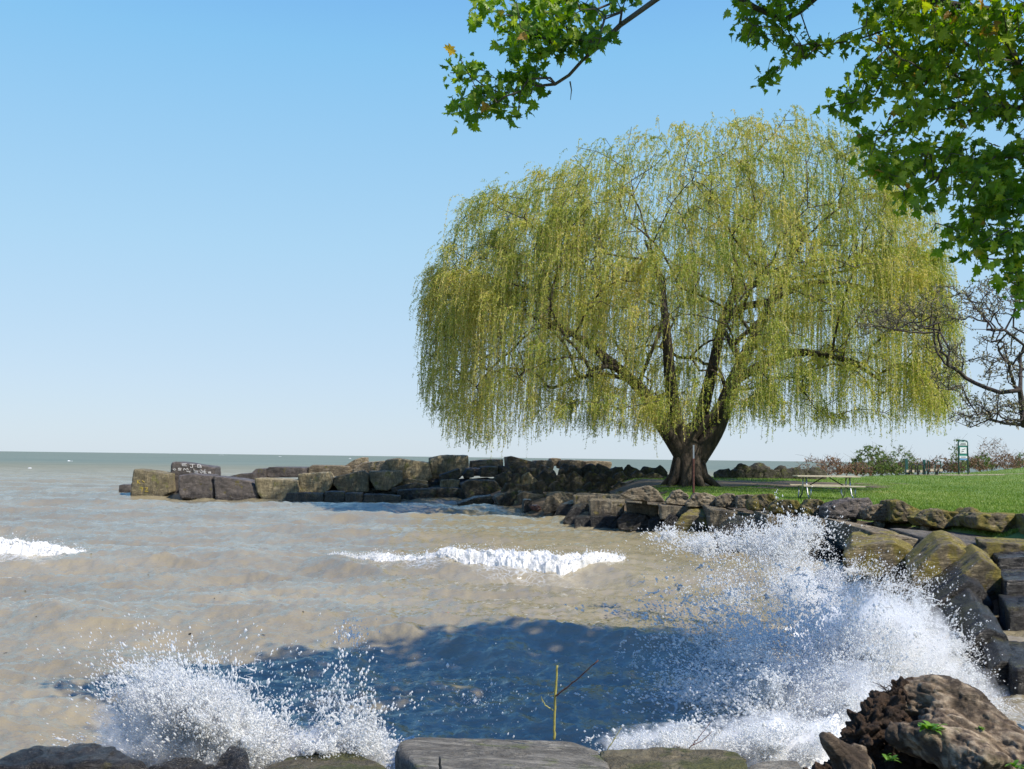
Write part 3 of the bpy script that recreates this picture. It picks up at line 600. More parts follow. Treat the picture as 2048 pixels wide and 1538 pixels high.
def cv(pts, ox=200, oy=850, s=4.096): return [(ox + x / s, oy + y / s) for x, y in pts]
G = [[(710,312),(672,314),(674,334),(712,336)],[(674,324),(704,323)],
     [(735,318),(775,318)],[(757,318),(759,350),(745,352),(738,342)],[(720,336),(722,338)],[(784,340),(786,341)],
     [(800,348),(800,322),(822,322),(828,332),(806,336),(832,340),(830,350),(800,350)],
     [(668,362),(646,360),(640,368),(664,374),(660,382),(638,380)],[(683,382),(688,360),(702,374),(716,358),(724,380)],[(744,376),(746,377)],
     [(768,362),(772,384),(800,386)],[(812,380),(814,381)],[(826,366),(830,384),(858,386),(860,366)],[(876,386),(878,387)],
     [(712,382),(710,392),(738,394)],[(738,382),(736,404)],[(770,392),(774,404)],
     [(806,388),(782,388),(784,408),(806,408)],[(784,398),(802,398)],[(818,390),(832,408),(844,390)],[(868,390),(850,392),(852,408),(874,408)],[(852,400),(868,400)],
     [(888,408),(888,392),(906,392),(908,400),(890,402),(910,408)],[(600,374),(612,366),(622,374),(612,384),(600,374)]]
G = [[(x, 316 + (y - 312) * .8 + (x - 670) * .02) for x, y in l] for l in G]
strokes(rocks[2], [cv(l) for l in G], PAINT)
strokes(rocks[1], [cv(l) for l in [[(305,450),(307,480)],[(328,450),(307,466),(330,482)],[(345,455),(365,470)],[(330,515),(352,515),(340,545)],[(368,515),(390,515),(380,530),(368,545),(395,545)]]], PAINTY, 1.2)

# ------------------------------------------------------------------ trees
def mst(roots, P, bf, step, wob=.12, up=0.0):
    """connect scattered points to a growing tree; returns node positions and parents"""
    N = [np.array(r, float) for r in roots]; par = [-1] + list(range(len(roots) - 1)); path = [0.0]
    for i in range(1, len(N)): path.append(path[-1] + np.linalg.norm(N[i] - N[i - 1]))
    cap = 200000; A = np.zeros((cap, 3)); pl = np.zeros(cap); n = len(N); A[:n] = N; pl[:n] = path
    P = np.asarray(P); P = P[np.argsort(np.linalg.norm(P - A[n - 1], axis=1))]
    nr = len(roots); lo = max(0, nr - 2)
    for p in P:
        d = np.linalg.norm(A[lo:n] - p, axis=1); k = int(np.argmin(d + bf * pl[lo:n])) + lo; a = A[k]; L = np.linalg.norm(p - a)
        m = max(1, int(L / step)); q = k; off = RNG.normal(0, wob * min(L, 1.5), 3)
        for j in range(1, m + 1):
            t = j / m; c = a + (p - a) * t + off * math.sin(math.pi * t) * .6 + np.array([0, 0, up * L * math.sin(math.pi * t)])
            A[n] = c; pl[n] = pl[q] + L / m; par.append(q); q = n; n += 1
    return A[:n].copy(), np.array(par)
def radii(A, par, tip, ex=2.4, mx=None):
    n = len(A); s = np.zeros(n); nc = np.bincount(par[1:], minlength=n)
    for i in range(n - 1, -1, -1):
        if nc[i] == 0: s[i] = tip ** ex
        if par[i] >= 0: s[par[i]] += s[i]
    return np.minimum(s ** (1 / ex), mx or 9), nc
def limbs(mb, A, par, r, rmin=0):
    ch = [[] for _ in A]
    for i, p in enumerate(par):
        if p >= 0: ch[p].append(i)
    st = [(0, -1)]
    while st:
        i, p = st.pop(); c = [p, i] if p >= 0 else [i]
        while ch[i]:
            o = sorted(ch[i], key=lambda j: -r[j]); 
            for j in o[1:]:
                st.append((j, i))
            i = o[0]; c.append(i)
        if len(c) < 2: continue
        rr = r[c].copy()
        if p >= 0: rr[0] = min(rr[0], rr[1] * 1.25)
        if rr.max() < rmin: continue
        mb.tube(A[c], rr, 12 if rr.max() > .3 else 7 if rr.max() > .08 else 5 if rr.max() > .02 else 3, cap=False)

# ---- the weeping willow
TY = 42.0
prof = np.array([(832, 560), (850, 555), (930, 400), (1000, 366), (1090, 335), (1160, 305), (1250, 270), (1330, 258), (1400, 266), (1480, 245), (1570, 236), (1660, 250), (1720, 305), (1790, 372), (1850, 460), (1885, 540)], float)
botm = np.array([(820, 760), (880, 840), (930, 905), (1010, 915), (1060, 905), (1120, 880), (1240, 885), (1340, 900), (1375, 885), (1440, 880), (1480, 860), (1620, 885), (1700, 870), (1780, 878), (1850, 850), (1900, 770)], float)
def crown_pts(n, lo, hi):
    out = []
    cx = 1372
    while len(out) < n:
        px = random.uniform(858, 1868); yy = random.uniform(-1, 1)
        half = 500.0; e = abs(px - cx) / half
        dep = 8.5 * math.sqrt(max(.02, 1 - min(e, .99) ** 2)) * yy; Y = TY + dep
        tp = np.interp(px, prof[:, 0], prof[:, 1]); rim = 1 - math.sqrt(max(0, 1 - yy * yy))
        top = W(px, tp, TY); X = top[0] * (1 if True else 1); zt = top[2] - (top[2] - 5) * rim * .75
        z = zt - (zt - 3.5) * random.uniform(lo, hi) ** 1.0
        out.append((X, Y, z))
    return np.array(out)
tb = W(1378, 964, TY); tb[2] = float(ground_z(tb[0], tb[1]))
will = thing('willow_tree', 'huge weeping willow with a domed yellow-green crown beyond the seawall', 'tree', tuple(tb))
roots = [tb + (0, 0, -.5), tb, tb + (0, 0, .8), tb + (0, 0, 1.6), tb + (.02, 0, 2.2)]
att = np.concatenate([crown_pts(260, .03, .35), crown_pts(170, .2, .85)])
# hand-placed main limbs
key = [W(1300, 810, TY - 1), W(1240, 740, TY - 1.5), W(1180, 680, TY - 2), W(1060, 632, TY - 2), W(1330, 640, TY - 1), W(1330, 560, TY), W(1180, 740, TY - 3), W(1150, 800, TY - 3),
       W(1455, 790, TY - .5), W(1480, 720, TY - .5), W(1520, 640, TY), W(1560, 560, TY), W(1440, 640, TY + 1), W(1470, 600, TY + 1), W(1600, 460, TY), W(1300, 480, TY), W(1180, 420, TY + 1), W(1130, 490, TY), W(1700, 540, TY), W(1450, 470, TY), W(1560, 420, TY)]
A0, p0 = mst(roots, key, .25, .8, .1)
def extend(A, par, P, bf, step, wob, up=0, lo=5):
    n = len(A); cap = n + 60000; B = np.zeros((cap, 3)); B[:n] = A; pl = np.zeros(cap); par = list(par)
    for i in range(1, n): pl[i] = pl[par[i]] + np.linalg.norm(A[i] - A[par[i]])
    P = P[np.argsort(np.linalg.norm(P - A[lo - 1], axis=1))]
    for p in P:
        d = np.linalg.norm(B[lo:n] - p, axis=1); k = int(np.argmin(d + bf * pl[lo:n])) + lo; a = B[k].copy(); L = np.linalg.norm(p - a)
        m = max(1, int(L / step)); q = k; off = RNG.normal(0, wob * min(L, 1.5), 3)
        for j in range(1, m + 1):
            t = j / m; B[n] = a + (p - a) * t + off * math.sin(math.pi * t) * .6 + np.array([0, 0, up * L * math.sin(math.pi * t)])
            pl[n] = pl[q] + L / m; par.append(q); q = n; n += 1
    return B[:n].copy(), np.array(par)
A1, p1 = extend(A0, p0, att, .28, .6, .14, .08)
tw = crown_pts(1500, .0, .5); tw2 = crown_pts(500, .4, .95)
A2, p2 = extend(A1, p1, np.concatenate([tw, tw2]), .15, .5, .15, .12)
r, nc = radii(A2, p2, .011, 2.35, .62)
# trunk flares at the ground
for i, f in ((0, 1.12), (1, 1.0), (2, .92), (3, .9), (4, .62)): r[i] = .68 * f
mb = MB(); limbs(mb, A2, p2, r)
def limb(pts, r0, r1):
    P_ = np.array([W(x, y, TY + d) for x, y, d in pts]); t_ = np.linspace(0, len(P_) - 1, len(P_) * 4); Pi = np.stack([np.interp(t_, np.arange(len(P_)), P_[:, j]) for j in range(3)], -1)
    for _ in range(3): Pi[1:-1] = (Pi[:-2] + Pi[1:-1] * 2 + Pi[2:]) / 4
    mb.tube(Pi, np.linspace(r0, r1, len(Pi)), 14)
limb([(1378, 930, 0), (1345, 878, -.2), (1312, 830, -.6), (1290, 785, -1), (1240, 738, -1.5), (1180, 690, -2), (1120, 650, -2), (1060, 632, -2)], .40, .05)
limb([(1372, 915, 0), (1352, 850, -.3), (1340, 760, -.6), (1332, 650, -1), (1322, 560, 0), (1290, 480, 0)], .38, .05)
limb([(1390, 920, 0), (1432, 860, 0), (1460, 780, -.4), (1486, 720, -.5), (1522, 650, 0), (1566, 560, 0), (1600, 470, 0)], .46, .06)
limb([(1385, 915, .2), (1400, 840, .4), (1425, 740, .8), (1445, 640, 1), (1478, 560, 1), (1460, 470, 0)], .36, .05)
limb([(1470, 760, -.4), (1520, 730, -1.5), (1600, 700, -2), (1700, 720, -2.5), (1760, 760, -3)], .22, .06)
limb([(1440, 650, 1), (1480, 612, 1), (1540, 605, 1), (1620, 560, .5), (1720, 570, 0), (1800, 600, 0)], .2, .05)
for k in range(9):
    a_ = k * .7 + .2; c_, s_ = math.cos(a_), math.sin(a_); g_ = random.uniform(1.05, 1.45)
    mb.tube([tb + (c_ * .45, s_ * .45, 1.3), tb + (c_ * .62, s_ * .62, .4), tb + (c_ * g_, s_ * g_, -.12)], [.18, .22, .10], 8)
tr = mb.build('trunk', BARK_W, will, True)
# root flares
def willow_strands():
    n = len(A2); ids = np.where(r < .035)[0]; N = 28500
    cw = np.clip(.5 + 1.5 * noise(*(A2[ids] * .38).T), .04, 1.6); tuft = RNG.choice(ids, 2600, p=cw / cw.sum()); tl = RNG.gamma(2.6, .62, 2600); tj = RNG.integers(0, 2600, N)
    c = tuft[tj]; S = A2[c] + RNG.normal(0, .17, (N, 3)) * np.array([1, 1, .6])
    nt_ = 4200; S[:nt_] = crown_pts(nt_, 0.0, .12) + RNG.normal(0, .16, (nt_, 3)); S[:nt_, 2] += .9 * noise(S[:nt_, 0] * .55, S[:nt_, 1] * .55, 2) - .15; tj = tj.copy()
    e = S - np.array([tb[0], TY, 7]); ou = e[:, :2] / (np.linalg.norm(e[:, :2], axis=1)[:, None] + 1e-6)
    ou = ou * .7 + RNG.normal(0, .5, (N, 2)); hz = S[:, 2]
    L = tl[tj] * RNG.uniform(.6, 1.25, N) * np.where(RNG.random(N) < .3, .4, 1) * np.clip(1.5 - hz / 15, .45, 1.4); L[:nt_] = RNG.uniform(.35, 1.3, nt_); L = np.clip(L, .3, 7)
    # bottom limit by column, on the tree's own scale
    px = 1024 + (S[:, 0]) / TY * F; zb = CAM[2] - (np.interp(px, botm[:, 0], botm[:, 1]) - 918) / F * TY + np.abs(2.2 * noise(S[:, 0] * .5, S[:, 1] * .5, 3)) * np.clip((px - 1000) / 200, .15, 1) + RNG.normal(0, .25, N) - .1
    L = np.minimum(L, np.maximum(S[:, 2] + .25 - zb, .3))
    long_ = RNG.random(N) < .07; L = np.where(long_, np.clip(S[:, 2] - zb, .3, 6.5), L)
    K = 14; t = np.linspace(0, 1, K)[None, :, None]; a = RNG.uniform(.15, .55, N)[:, None, None]
    s = t * L[:, None, None]; hx = a * (1 - np.exp(-s / .45)); dz = -s + .45 * (1 - np.exp(-s / .5)) * 1.25
    P = S[:, None] + np.concatenate([hx * ou[:, None, 0:1], hx * ou[:, None, 1:2], dz], -1)
    sw = RNG.normal(0, .035, (N, 1, 2)) * s * 1.0; P[..., :2] += sw + np.array([-.03, 0]) * s
    ph = RNG.uniform(0, 9, (N, 1)); P[..., 0] += .04 * np.sin(s[..., 0] * 2.2 + ph); P[..., 1] += .04 * np.cos(s[..., 0] * 1.9 + ph)
    return P, L
SP, SL = willow_strands(); N, K, _ = SP.shape
# stems: narrow ribbons with random facing
a = RNG.uniform(0, 3.14, N); sd = np.stack([np.cos(a), np.sin(a), 0 * a], -1)[:, None] * .0045
V = np.stack([SP - sd, SP + sd], 2).reshape(-1, 3)
b = np.arange(N)[:, None] * K * 2 + np.arange(K - 1)[None] * 2; Q = np.stack([b, b + 1, b + 3, b + 2], -1).reshape(-1, 4)
amesh('twigs', V, Q, YSTEM, will, False)
def leaves_on(P, L, per, ln, wd, droop=-.75):
    cnt = np.maximum(3, (L * per).astype(int)); idx = np.repeat(np.arange(len(P)), cnt); u = RNG.random(len(idx)) * (P.shape[1] - 1.001)
    k = u.astype(int); f = (u - k)[:, None]; B = P[idx, k] * (1 - f) + P[idx, k + 1] * f; m = len(idx)
    d = RNG.normal(0, .55, (m, 3)); d[:, 2] += droop; d /= np.linalg.norm(d, axis=1)[:, None]
    s = np.cross(d, RNG.normal(0, 1, (m, 3))); s /= np.linalg.norm(s, axis=1)[:, None]
    l = ln * RNG.uniform(.6, 1.3, m)[:, None]; w_ = wd * RNG.uniform(.7, 1.3, m)[:, None]
    return np.stack([B, B + d * l * .45 + s * w_, B + d * l, B + d * l * .45 - s * w_], 1).reshape(-1, 3), np.arange(4 * m).reshape(-1, 4), idx
V, Q, idx = leaves_on(SP, SL, 26, .10, .0125)
big = noise(SP[:, 0, 0] * .35, SP[:, 0, 1] * .35, SP[:, 0, 2] * .35)
base = np.clip(.40 + .45 * big + RNG.normal(0, .12, N), 0, 1); tone = np.clip(base[idx] + RNG.normal(0, .15, len(idx)), 0, 1)
amesh('crown', V, Q, WLEAF, will, False, np.repeat(tone, 4))

# ---- the maple overhead
def blob(px, py, Y, rx, ry, n, dy=.5):
    o = []
    for _ in range(n):
        while True:
            a, b = random.uniform(-1, 1), random.uniform(-1, 1)
            if a * a + b * b < 1: break
        o.append(W(px + a * rx, py + b * ry, Y + random.uniform(-dy, dy)))
    return o
mblobs = [ # px, py, Y, rx, ry, n
 (925, 140, 7.2, 32, 22, 7), (935, 205, 7.2, 38, 30, 9), (985, 180, 7.2, 45, 38, 14), (1040, 170, 7.1, 48, 30, 12), (1010, 215, 7.2, 40, 22, 7), (1080, 165, 7, 30, 14, 5),
 (1045, 110, 7.1, 30, 35, 10), (1030, 60, 7, 35, 35, 12), (975, 15, 7, 38, 25, 9), (1090, 70, 7, 50, 42, 18), (1150, 75, 6.9, 50, 48, 20), (1190, 50, 6.9, 32, 40, 10), (1130, 15, 7, 60, 18, 12), (1060, -10, 7, 90, 20, 16), (1190, 5, 7, 50, 18, 8), (1240, -20, 7, 60, 14, 6),
 (1500, 45, 7.4, 25, 40, 8), (1490, 70, 7.4, 22, 18, 4), (1540, 55, 7.4, 25, 25, 5), (1590, 60, 7.3, 35, 14, 5), (1595, 105, 7.3, 24, 30, 7), (1545, 152, 7.3, 18, 14, 4), (1570, 90, 7.3, 28, 18, 5), (1530, 8, 7.4, 45, 14, 6), (1600, 0, 7.4, 35, 10, 3),
 (1625, 85, 7.2, 28, 14, 4), (1680, 80, 7.2, 28, 12, 4), (1735, 70, 7.1, 24, 22, 7), (1790, 85, 7.1, 28, 18, 7), (1760, 5, 7, 40, 25, 9), (1810, 30, 7, 45, 32, 15), (1870, 40, 6.9, 60, 45, 28), (1950, 60, 6.8, 70, 60, 36), (2030, 60, 6.8, 60, 80, 34),
 (1750, 140, 7.2, 40, 22, 10), (1800, 125, 7.1, 50, 22, 12), (1860, 115, 7, 60, 30, 20), (1720, 185, 7.3, 32, 20, 8), (1665, 220, 7.3, 28, 12, 5), (1700, 205, 7.3, 28, 16, 5), (1800, 150, 7.2, 40, 20, 8),
 (1900, 150, 7, 70, 25, 18), (1850, 180, 7, 50, 18, 9), (2000, 180, 6.8, 60, 50, 22), (1830, 225, 7.1, 40, 14, 7), (1890, 215, 7, 60, 22, 15), (1960, 225, 6.9, 60, 28, 18), (2040, 260, 6.8, 50, 50, 20),
 (1745, 275, 7.2, 40, 12, 5), (1800, 255, 7.2, 45, 20, 8), (1760, 305, 7.2, 34, 22, 7), (1820, 300, 7.1, 50, 22, 9), (1880, 290, 7, 50, 28, 11), (1940, 320, 6.9, 60, 30, 17), (1750, 330, 7.2, 28, 18, 6), (1790, 340, 7.1, 40, 18, 9), (1850, 335, 7, 50, 20, 11), (2010, 350, 6.8, 60, 45, 22),
 (1840, 365, 7.1, 34, 20, 6), (1820, 395, 7.1, 22, 18, 4), (1890, 365, 7, 40, 22, 8), (1960, 385, 6.9, 50, 26, 14), (2030, 430, 6.8, 50, 45, 18), (1960, 425, 6.9, 42, 20, 8), (1880, 455, 7, 28, 14, 5), (1930, 460, 7, 45, 24, 10), (1960, 500, 6.9, 28, 18, 5), (2010, 500, 6.8, 44, 34, 12), (2025, 550, 6.8, 28, 26, 8), (2045, 590, 6.8, 14, 16, 3),
 (2100, 200, 6.8, 60, 220, 50), (2110, 480, 6.8, 50, 100, 16)]
matt = []
for b_ in mblobs: matt += blob(*b_[:6], dy=.35)
vis = np.array(matt)
off = []
while len(off) < 780:   # the rest of the crown, above and to the right of the view; shades the bay
    u_ = random.uniform(-4.2, 2.6); v_ = random.uniform(7.6, 12.6); z = random.uniform(5.2, 9.6); X = u_ + SUND.x / SUND.z * z; Y = v_ + SUND.y / SUND.z * z
    if ((u_ + .45) / 2.95) ** 2 + ((v_ - 10.15 - .16 * u_) / 2.0) ** 2 > 1: continue
    if noise(X * .8, Y * .8, z * .8) > .36 or ((u_ + .9) / .9) ** 2 + ((v_ - 9.6) / .6) ** 2 < 1: continue
    u = 1024 + X / Y * F; v = 915 - (z - 2.2) / Y * F
    if v > -220 and u < 2260: continue
    off.append((X, Y, z))
mroot = np.array([8.2, 6.6, float(ground_z(8.2, 6.6))])
maple = thing('maple_tree', 'broadleaf maple with lobed leaves hanging into the top and right of the view', 'tree', tuple(mroot))
mr = [mroot + (0, 0, -.3), mroot, mroot + (-.05, 0, 1.5), mroot + (-.15, 0, 3.0), mroot + (-.4, 0, 4.0)]
mkey = [W(2070, 250, 7), W(2035, 130, 7), W(1990, 20, 7), W(1700, -40, 7.3), W(1640, -12, 7.4), W(1600, 22, 7.4), W(1565, 42, 7.4), W(1545, 70, 7.4), W(1310, 0, 7), W(1240, 50, 7), W(1200, 90, 7), W(1165, 120, 7.1), W(1138, 150, 7.1), W(1110, 168, 7.1), W(1075, 172, 7.1), W(1400, -60, 7)]
MA, mp = mst(mr, mkey, .3, .25, .05)
MA, mp = extend(MA, mp, np.array(off), .3, .4, .1)
MA, mp = extend(MA, mp, vis, .12, .16, .08, 0)
mrr, _ = radii(MA, mp, .0035, 2.3, .26)
mb = MB(); limbs(mb, MA, mp, mrr); mb.tube([W(1140, 163, 7.1), W(1143, 180, 7.1), W(1141, 200, 7.1)], [.006, .004, .002], 4)
mb.build('trunk', BARK_M, maple, True)
# lobed leaf outline (half), mirrored
half = [(0, 0), (.10, -.06), (.30, -.10), (.22, .06), (.52, .10), (.40, .22), (.58, .40), (.36, .42), (.38, .62), (.20, .50), (.16, .78), (.09, .74), (0, 1.02)]
LF = np.array(half + [(-x, y) for x, y in half[-2:0:-1]]); LF[:, 1] -= 0
def maple_leaves(C, per, spread, size):
    n = len(C) * per; c = np.repeat(C, per, 0); B = c + RNG.normal(0, spread, (n, 3)) * np.array([1, .9, .8])
    dn = RNG.normal(0, .75, (n, 3)); dn[:, 2] -= .7; dn /= np.linalg.norm(dn, axis=1)[:, None]
    s = np.cross(dn, RNG.normal(0, 1, (n, 3)) + np.array([0, .3, .6])); s /= np.linalg.norm(s, axis=1)[:, None]; nn = np.cross(s, dn)
    sz = size * RNG.uniform(.45, 1.35, n)[:, None, None]; x = LF[None, :, 0:1]; y = LF[None, :, 1:2]
    V = B[:, None] + sz * (x * s[:, None] + y * dn[:, None] + (RNG.normal(.25, .35, n)[:, None, None] * x * x - RNG.normal(.25, .25, n)[:, None, None] * y * y + .08 * np.sin(y * 6)) * nn[:, None]); k = len(LF)
    cen = B[:, None] + sz[:, :1] * (.35 * dn[:, None]); V = np.concatenate([V, cen], 1).reshape(-1, 3)
    j = np.arange(k); f = np.stack([j, (j + 1) % k, np.full(k, k)], -1)
    Fc = (np.arange(n)[:, None, None] * (k + 1) + f[None]).reshape(-1, 3)
    tone = np.clip(RNG.beta(2, 3, n) + .25 * noise(*(B * .8).T) + (RNG.random(n) < .012) * .7, 0, 1)
    return V, Fc, np.repeat(tone, k + 1)
vis = vis[noise(*(vis * 2.6).T) > -.24]; V1, F1, t1 = maple_leaves(vis, 7, .055, .074); V2, F2, t2 = maple_leaves(np.array(off), 18, .2, .14)
amesh('crown', np.concatenate([V1, V2]), np.concatenate([F1, F2 + len(V1)]), MLEAF, maple, False, np.concatenate([t1, t2]))

# ---- bare budding tree at the right edge
BY = 24.0
bare = thing('budding_tree', 'nearly leafless tree with dark limbs and small buds reaching in from the right', 'tree', tuple(np.array([13.6, BY, 1.0])))
bb = [np.array([13.6, BY, .7]), np.array([13.6, BY, 1.4]), np.array([13.5, BY, 2.2]), np.array([13.4, BY, 3.0])]
bk = [W(2048, 690, BY), W(2010, 660, BY), W(1940, 658, BY), W(1880, 664, BY), W(1820, 664, BY), W(1770, 655, BY), W(1730, 648, BY), W(1900, 700, BY - .3), W(1895, 730, BY - .3), W(1870, 755, BY - .4),
      W(2040, 715, BY + .3), W(1985, 720, BY + .3), W(1930, 755, BY + .3), W(1885, 790, BY + .3), W(2040, 780, BY - .3), W(2000, 785, BY - .3), W(2048, 850, BY), W(2010, 847, BY), W(1980, 838, BY), W(1940, 855, BY), W(1900, 838, BY), W(2040, 600, BY)]
BA, bp = mst(bb, bk, .2, .3, .06)
batt = []
for b_ in [(1900, 610, BY, 90, 40, 90), (1830, 630, BY, 80, 35, 70), (1760, 640, BY, 50, 28, 40), (1980, 600, BY, 60, 45, 90), (2040, 580, BY, 30, 40, 40), (1880, 690, BY, 30, 20, 22), (1890, 740, BY, 35, 30, 30), (1960, 700, BY, 60, 28, 45),
           (2010, 745, BY, 50, 30, 55), (1990, 810, BY, 60, 20, 80), (1950, 835, BY, 60, 14, 55), (2030, 830, BY, 30, 25, 50), (1900, 770, BY, 30, 20, 16), (2020, 680, BY, 40, 30, 40), (2120, 700, BY, 60, 120, 60), (1740, 660, BY, 30, 14, 12)]:
    batt += blob(*b_, dy=1.4)
BA, bp = extend(BA, bp, np.array(batt), .1, .12, .10, .02, lo=4)
br, bn = radii(BA, bp, .0075, 2.3, .22)
tips = np.where(br < .018)[0]; tips = tips[RNG.random(len(tips)) < .95]
sp_ = []; mb = MB(); limbs(mb, BA, bp, br)
for t_ in tips:
    for _ in range(2):
        d = RNG.normal(0, 1, 3); d[2] += .5; d *= random.uniform(.05, .16) / np.linalg.norm(d); q = BA[t_] + d; mb.tube([BA[t_], BA[t_] + d * .5 + RNG.normal(0, .012, 3), q], [.006, .005, .004], 3, False); sp_.append(q)
mb.build('trunk', BARK_B, bare, True)
def small_leaves(C, per, spread, ln, wd, droop=0):
    C = np.asarray(C); P = np.stack([C, C + RNG.normal(0, spread, C.shape)], 1); return leaves_on(P, np.full(len(C), per * 1.0), 1, ln, wd, droop)
V, Q, idx = small_leaves(sp_, 3, .04, .055, .018, .2)
amesh('crown', V, Q, BLEAF, bare, False, RNG.random(len(V) // 4).repeat(4))

# ---- shrubs on the far shore
def shrub(cx, top, bot, wd, Y, mat, label, n=90, per=6, arch=0, ls=.07, st=.006):
    n = int(n * 1.5)
    base = W(cx, bot, Y); base[2] = max(float(ground_z(base[0], base[1])), W(cx, bot, Y)[2] - .6) ; t = thing('shrub', label, 'shrub', tuple(base), 'shrubs along the far shore')
    P = []
    for _ in range(n):
        a = random.uniform(-1, 1); hh = (1 - abs(a) ** 2.2) * random.uniform(-.1, 1) * random.uniform(.7, 1); P.append(W(cx + a * wd / 2, bot - (bot - top) * hh, Y + random.uniform(-1, 1) * 1.2))
    P = np.array(P); gz = ground_z(P[:, 0], P[:, 1]); P[:, 2] = np.maximum(P[:, 2], np.maximum(gz, .3) + .05)
    roots_ = [base, base + (0, 0, .12)]; A, p = mst(roots_, P, .12 if arch == 0 else .03, .22, .2, .06 + arch)
    r_, _ = radii(A, p, st, 2.6, .06); m_ = MB(); limbs(m_, A, p, r_)
    for k in range(int(n * .8)):
        a = A[random.randrange(2, len(A))]; d = np.array([random.gauss(0, .3), random.gauss(0, .3), random.uniform(.1, .5)])
        m_.tube([a, a + d * .5, a + d + (0, 0, -.1 * arch * 5)], [.008, .006, .004], 3, False)
    m_.build('stem', TWIG, t, False)
    V, Q, idx = small_leaves(A[2:], int(per * 2.2), .16, ls * 1.3, ls * .5); amesh('foliage', V, Q, mat, t, False, RNG.random(len(V) // 4).repeat(4))
SY = 68
shrub(1625, 912, 944, 70, 62, RLEAF, 'low tangle of arching brown brambles at the left end of the shrubs', 60, 2, .25)
shrub(1662, 905, 944, 50, 64, RLEAF, 'small reddish bush right of the arching brambles', 70, 6)
shrub(1710, 922, 945, 70, 64, RLEAF, 'low russet undergrowth left of the tall green bush', 80, 8)
shrub(1742, 884, 942, 90, 66, SLEAF, 'tall green bush with a ragged top, greenest of the shrubs', 190, 11)
shrub(1795, 888, 940, 95, 67, SLEAF, 'twiggy half-leafed bush right of the greenest bush', 150, 5)
shrub(1765, 918, 944, 110, 65, SLEAF, 'low yellow-green growth at the foot of the tall bushes', 110, 9)
shrub(1820, 918, 942, 90, 69, RLEAF, 'russet brambles behind the exercise benches', 120, 9)
shrub(1880, 915, 940, 90, 69, RLEAF, 'russet brambles between the exercise benches and the sign', 110, 8)
shrub(1916, 870, 936, 34, 69, SLEAF, 'slender upright green shrub standing behind the sign', 60, 7)
shrub(1938, 912, 937, 70, 70, RLEAF, 'low brown growth right behind the sign', 90, 8)
shrub(1985, 868, 934, 90, 72, RLEAF, 'bare pinkish round bush right of the sign', 170, 3, ls=.06)
shrub(1962, 906, 934, 50, 71, SLEAF, 'small dark green bush between the sign and the pinkish bush', 70, 8)
shrub(2015, 905, 933, 80, 73, RLEAF, 'low reddish bush below the right side of the pinkish one', 90, 7)
shrub(2060, 892, 932, 70, 74, SLEAF, 'green-brown bush at the right frame edge', 90, 7)

# ------------------------------------------------------------------ furniture on the lawn
WOOD = simple('weathered_board', (.50, .43, .31), .8, 0, .2, 9, .3); STEEL = simple('galvanised_steel', (.42, .43, .44), .42, .85, .1, 20, .1)
GREENP = simple('green_paint', (.02, .085, .07), .4, .1, .15, 20, .05); RUST = simple('rusty_steel', (.12, .05, .035), .8, .2, .4, 20, .3); DARKM = simple('dark_metal', (.03, .035, .04), .5, .4)
WHITEP = simple('white_panel', (.74, .76, .76), .5, 0, .04, 3, .02); GREENS = simple('green_panel', (.05, .26, .20), .5, 0, .06, 3, .02); BLUES = simple('blue_panel', (.12, .28, .5), .5, 0, .06, 3, .02); INK = simple('dark_print', (.07, .08, .08), .7)
def planks(c, L, wd, k, th, mat, name, parent, yaw):
    m = MB(); ca, sa = math.cos(yaw), math.sin(yaw); Rm = np.array([[ca, -sa, 0], [sa, ca, 0], [0, 0, 1]]); pw = wd / k
    for i in range(k):
        off = Rm @ np.array([random.uniform(-.01, .01), (i - (k - 1) / 2) * pw, 0]); m.box(np.array(c) + off, (L, pw - .012, th), Rm)
    return m.build(name, mat, parent)
tp = W(1653, 998, 33.6); tp[2] = float(ground_z(tp[0], tp[1])); yaw = R(-2)
pt = thing('picnic_table', 'weathered picnic table with steel legs standing on the lawn', 'picnic table', tuple(tp))
planks(tp + (0, 0, .76), 2.05, .74, 5, .04, WOOD, 'tabletop', pt, yaw)
for s in (-1, 1): planks(tp + (.03 * -s, s * .70, .45), 1.98, .26, 2, .04, WOOD, 'seat', pt, yaw)
for s in (-1, 1):
    m = MB(); x = tp[0] + s * .72
    for q in (-1, 1):
        m.tube([(x, tp[1] + q * .18, tp[2] + .73), (x, tp[1] + q * .22, tp[2] + .42), (x, tp[1] + q * .34, tp[2] + .15), (x, tp[1] + q * .62, tp[2])], .026, 8)
    m.tube([(x, tp[1] - .80, tp[2] + .42), (x, tp[1] + .80, tp[2] + .42)], .024, 8); m.tube([(x, tp[1] - .32, tp[2] + .73), (x, tp[1] + .32, tp[2] + .73)], .022, 8)
    for q in (-1, 1): m.tube([(x, tp[1] + q * .70, tp[2] + .42), (x, tp[1] + q * .70, tp[2] + .2), (x + s * .05, tp[1] + q * .62, tp[2])], .026, 8)
    m.build('leg', STEEL, pt, True)
    m = MB(); m.tube([(x, tp[1], tp[2] + .36), (tp[0] + s * .1, tp[1], tp[2] + .72)], .018, 8); m.build('brace', DARKM, pt, True)
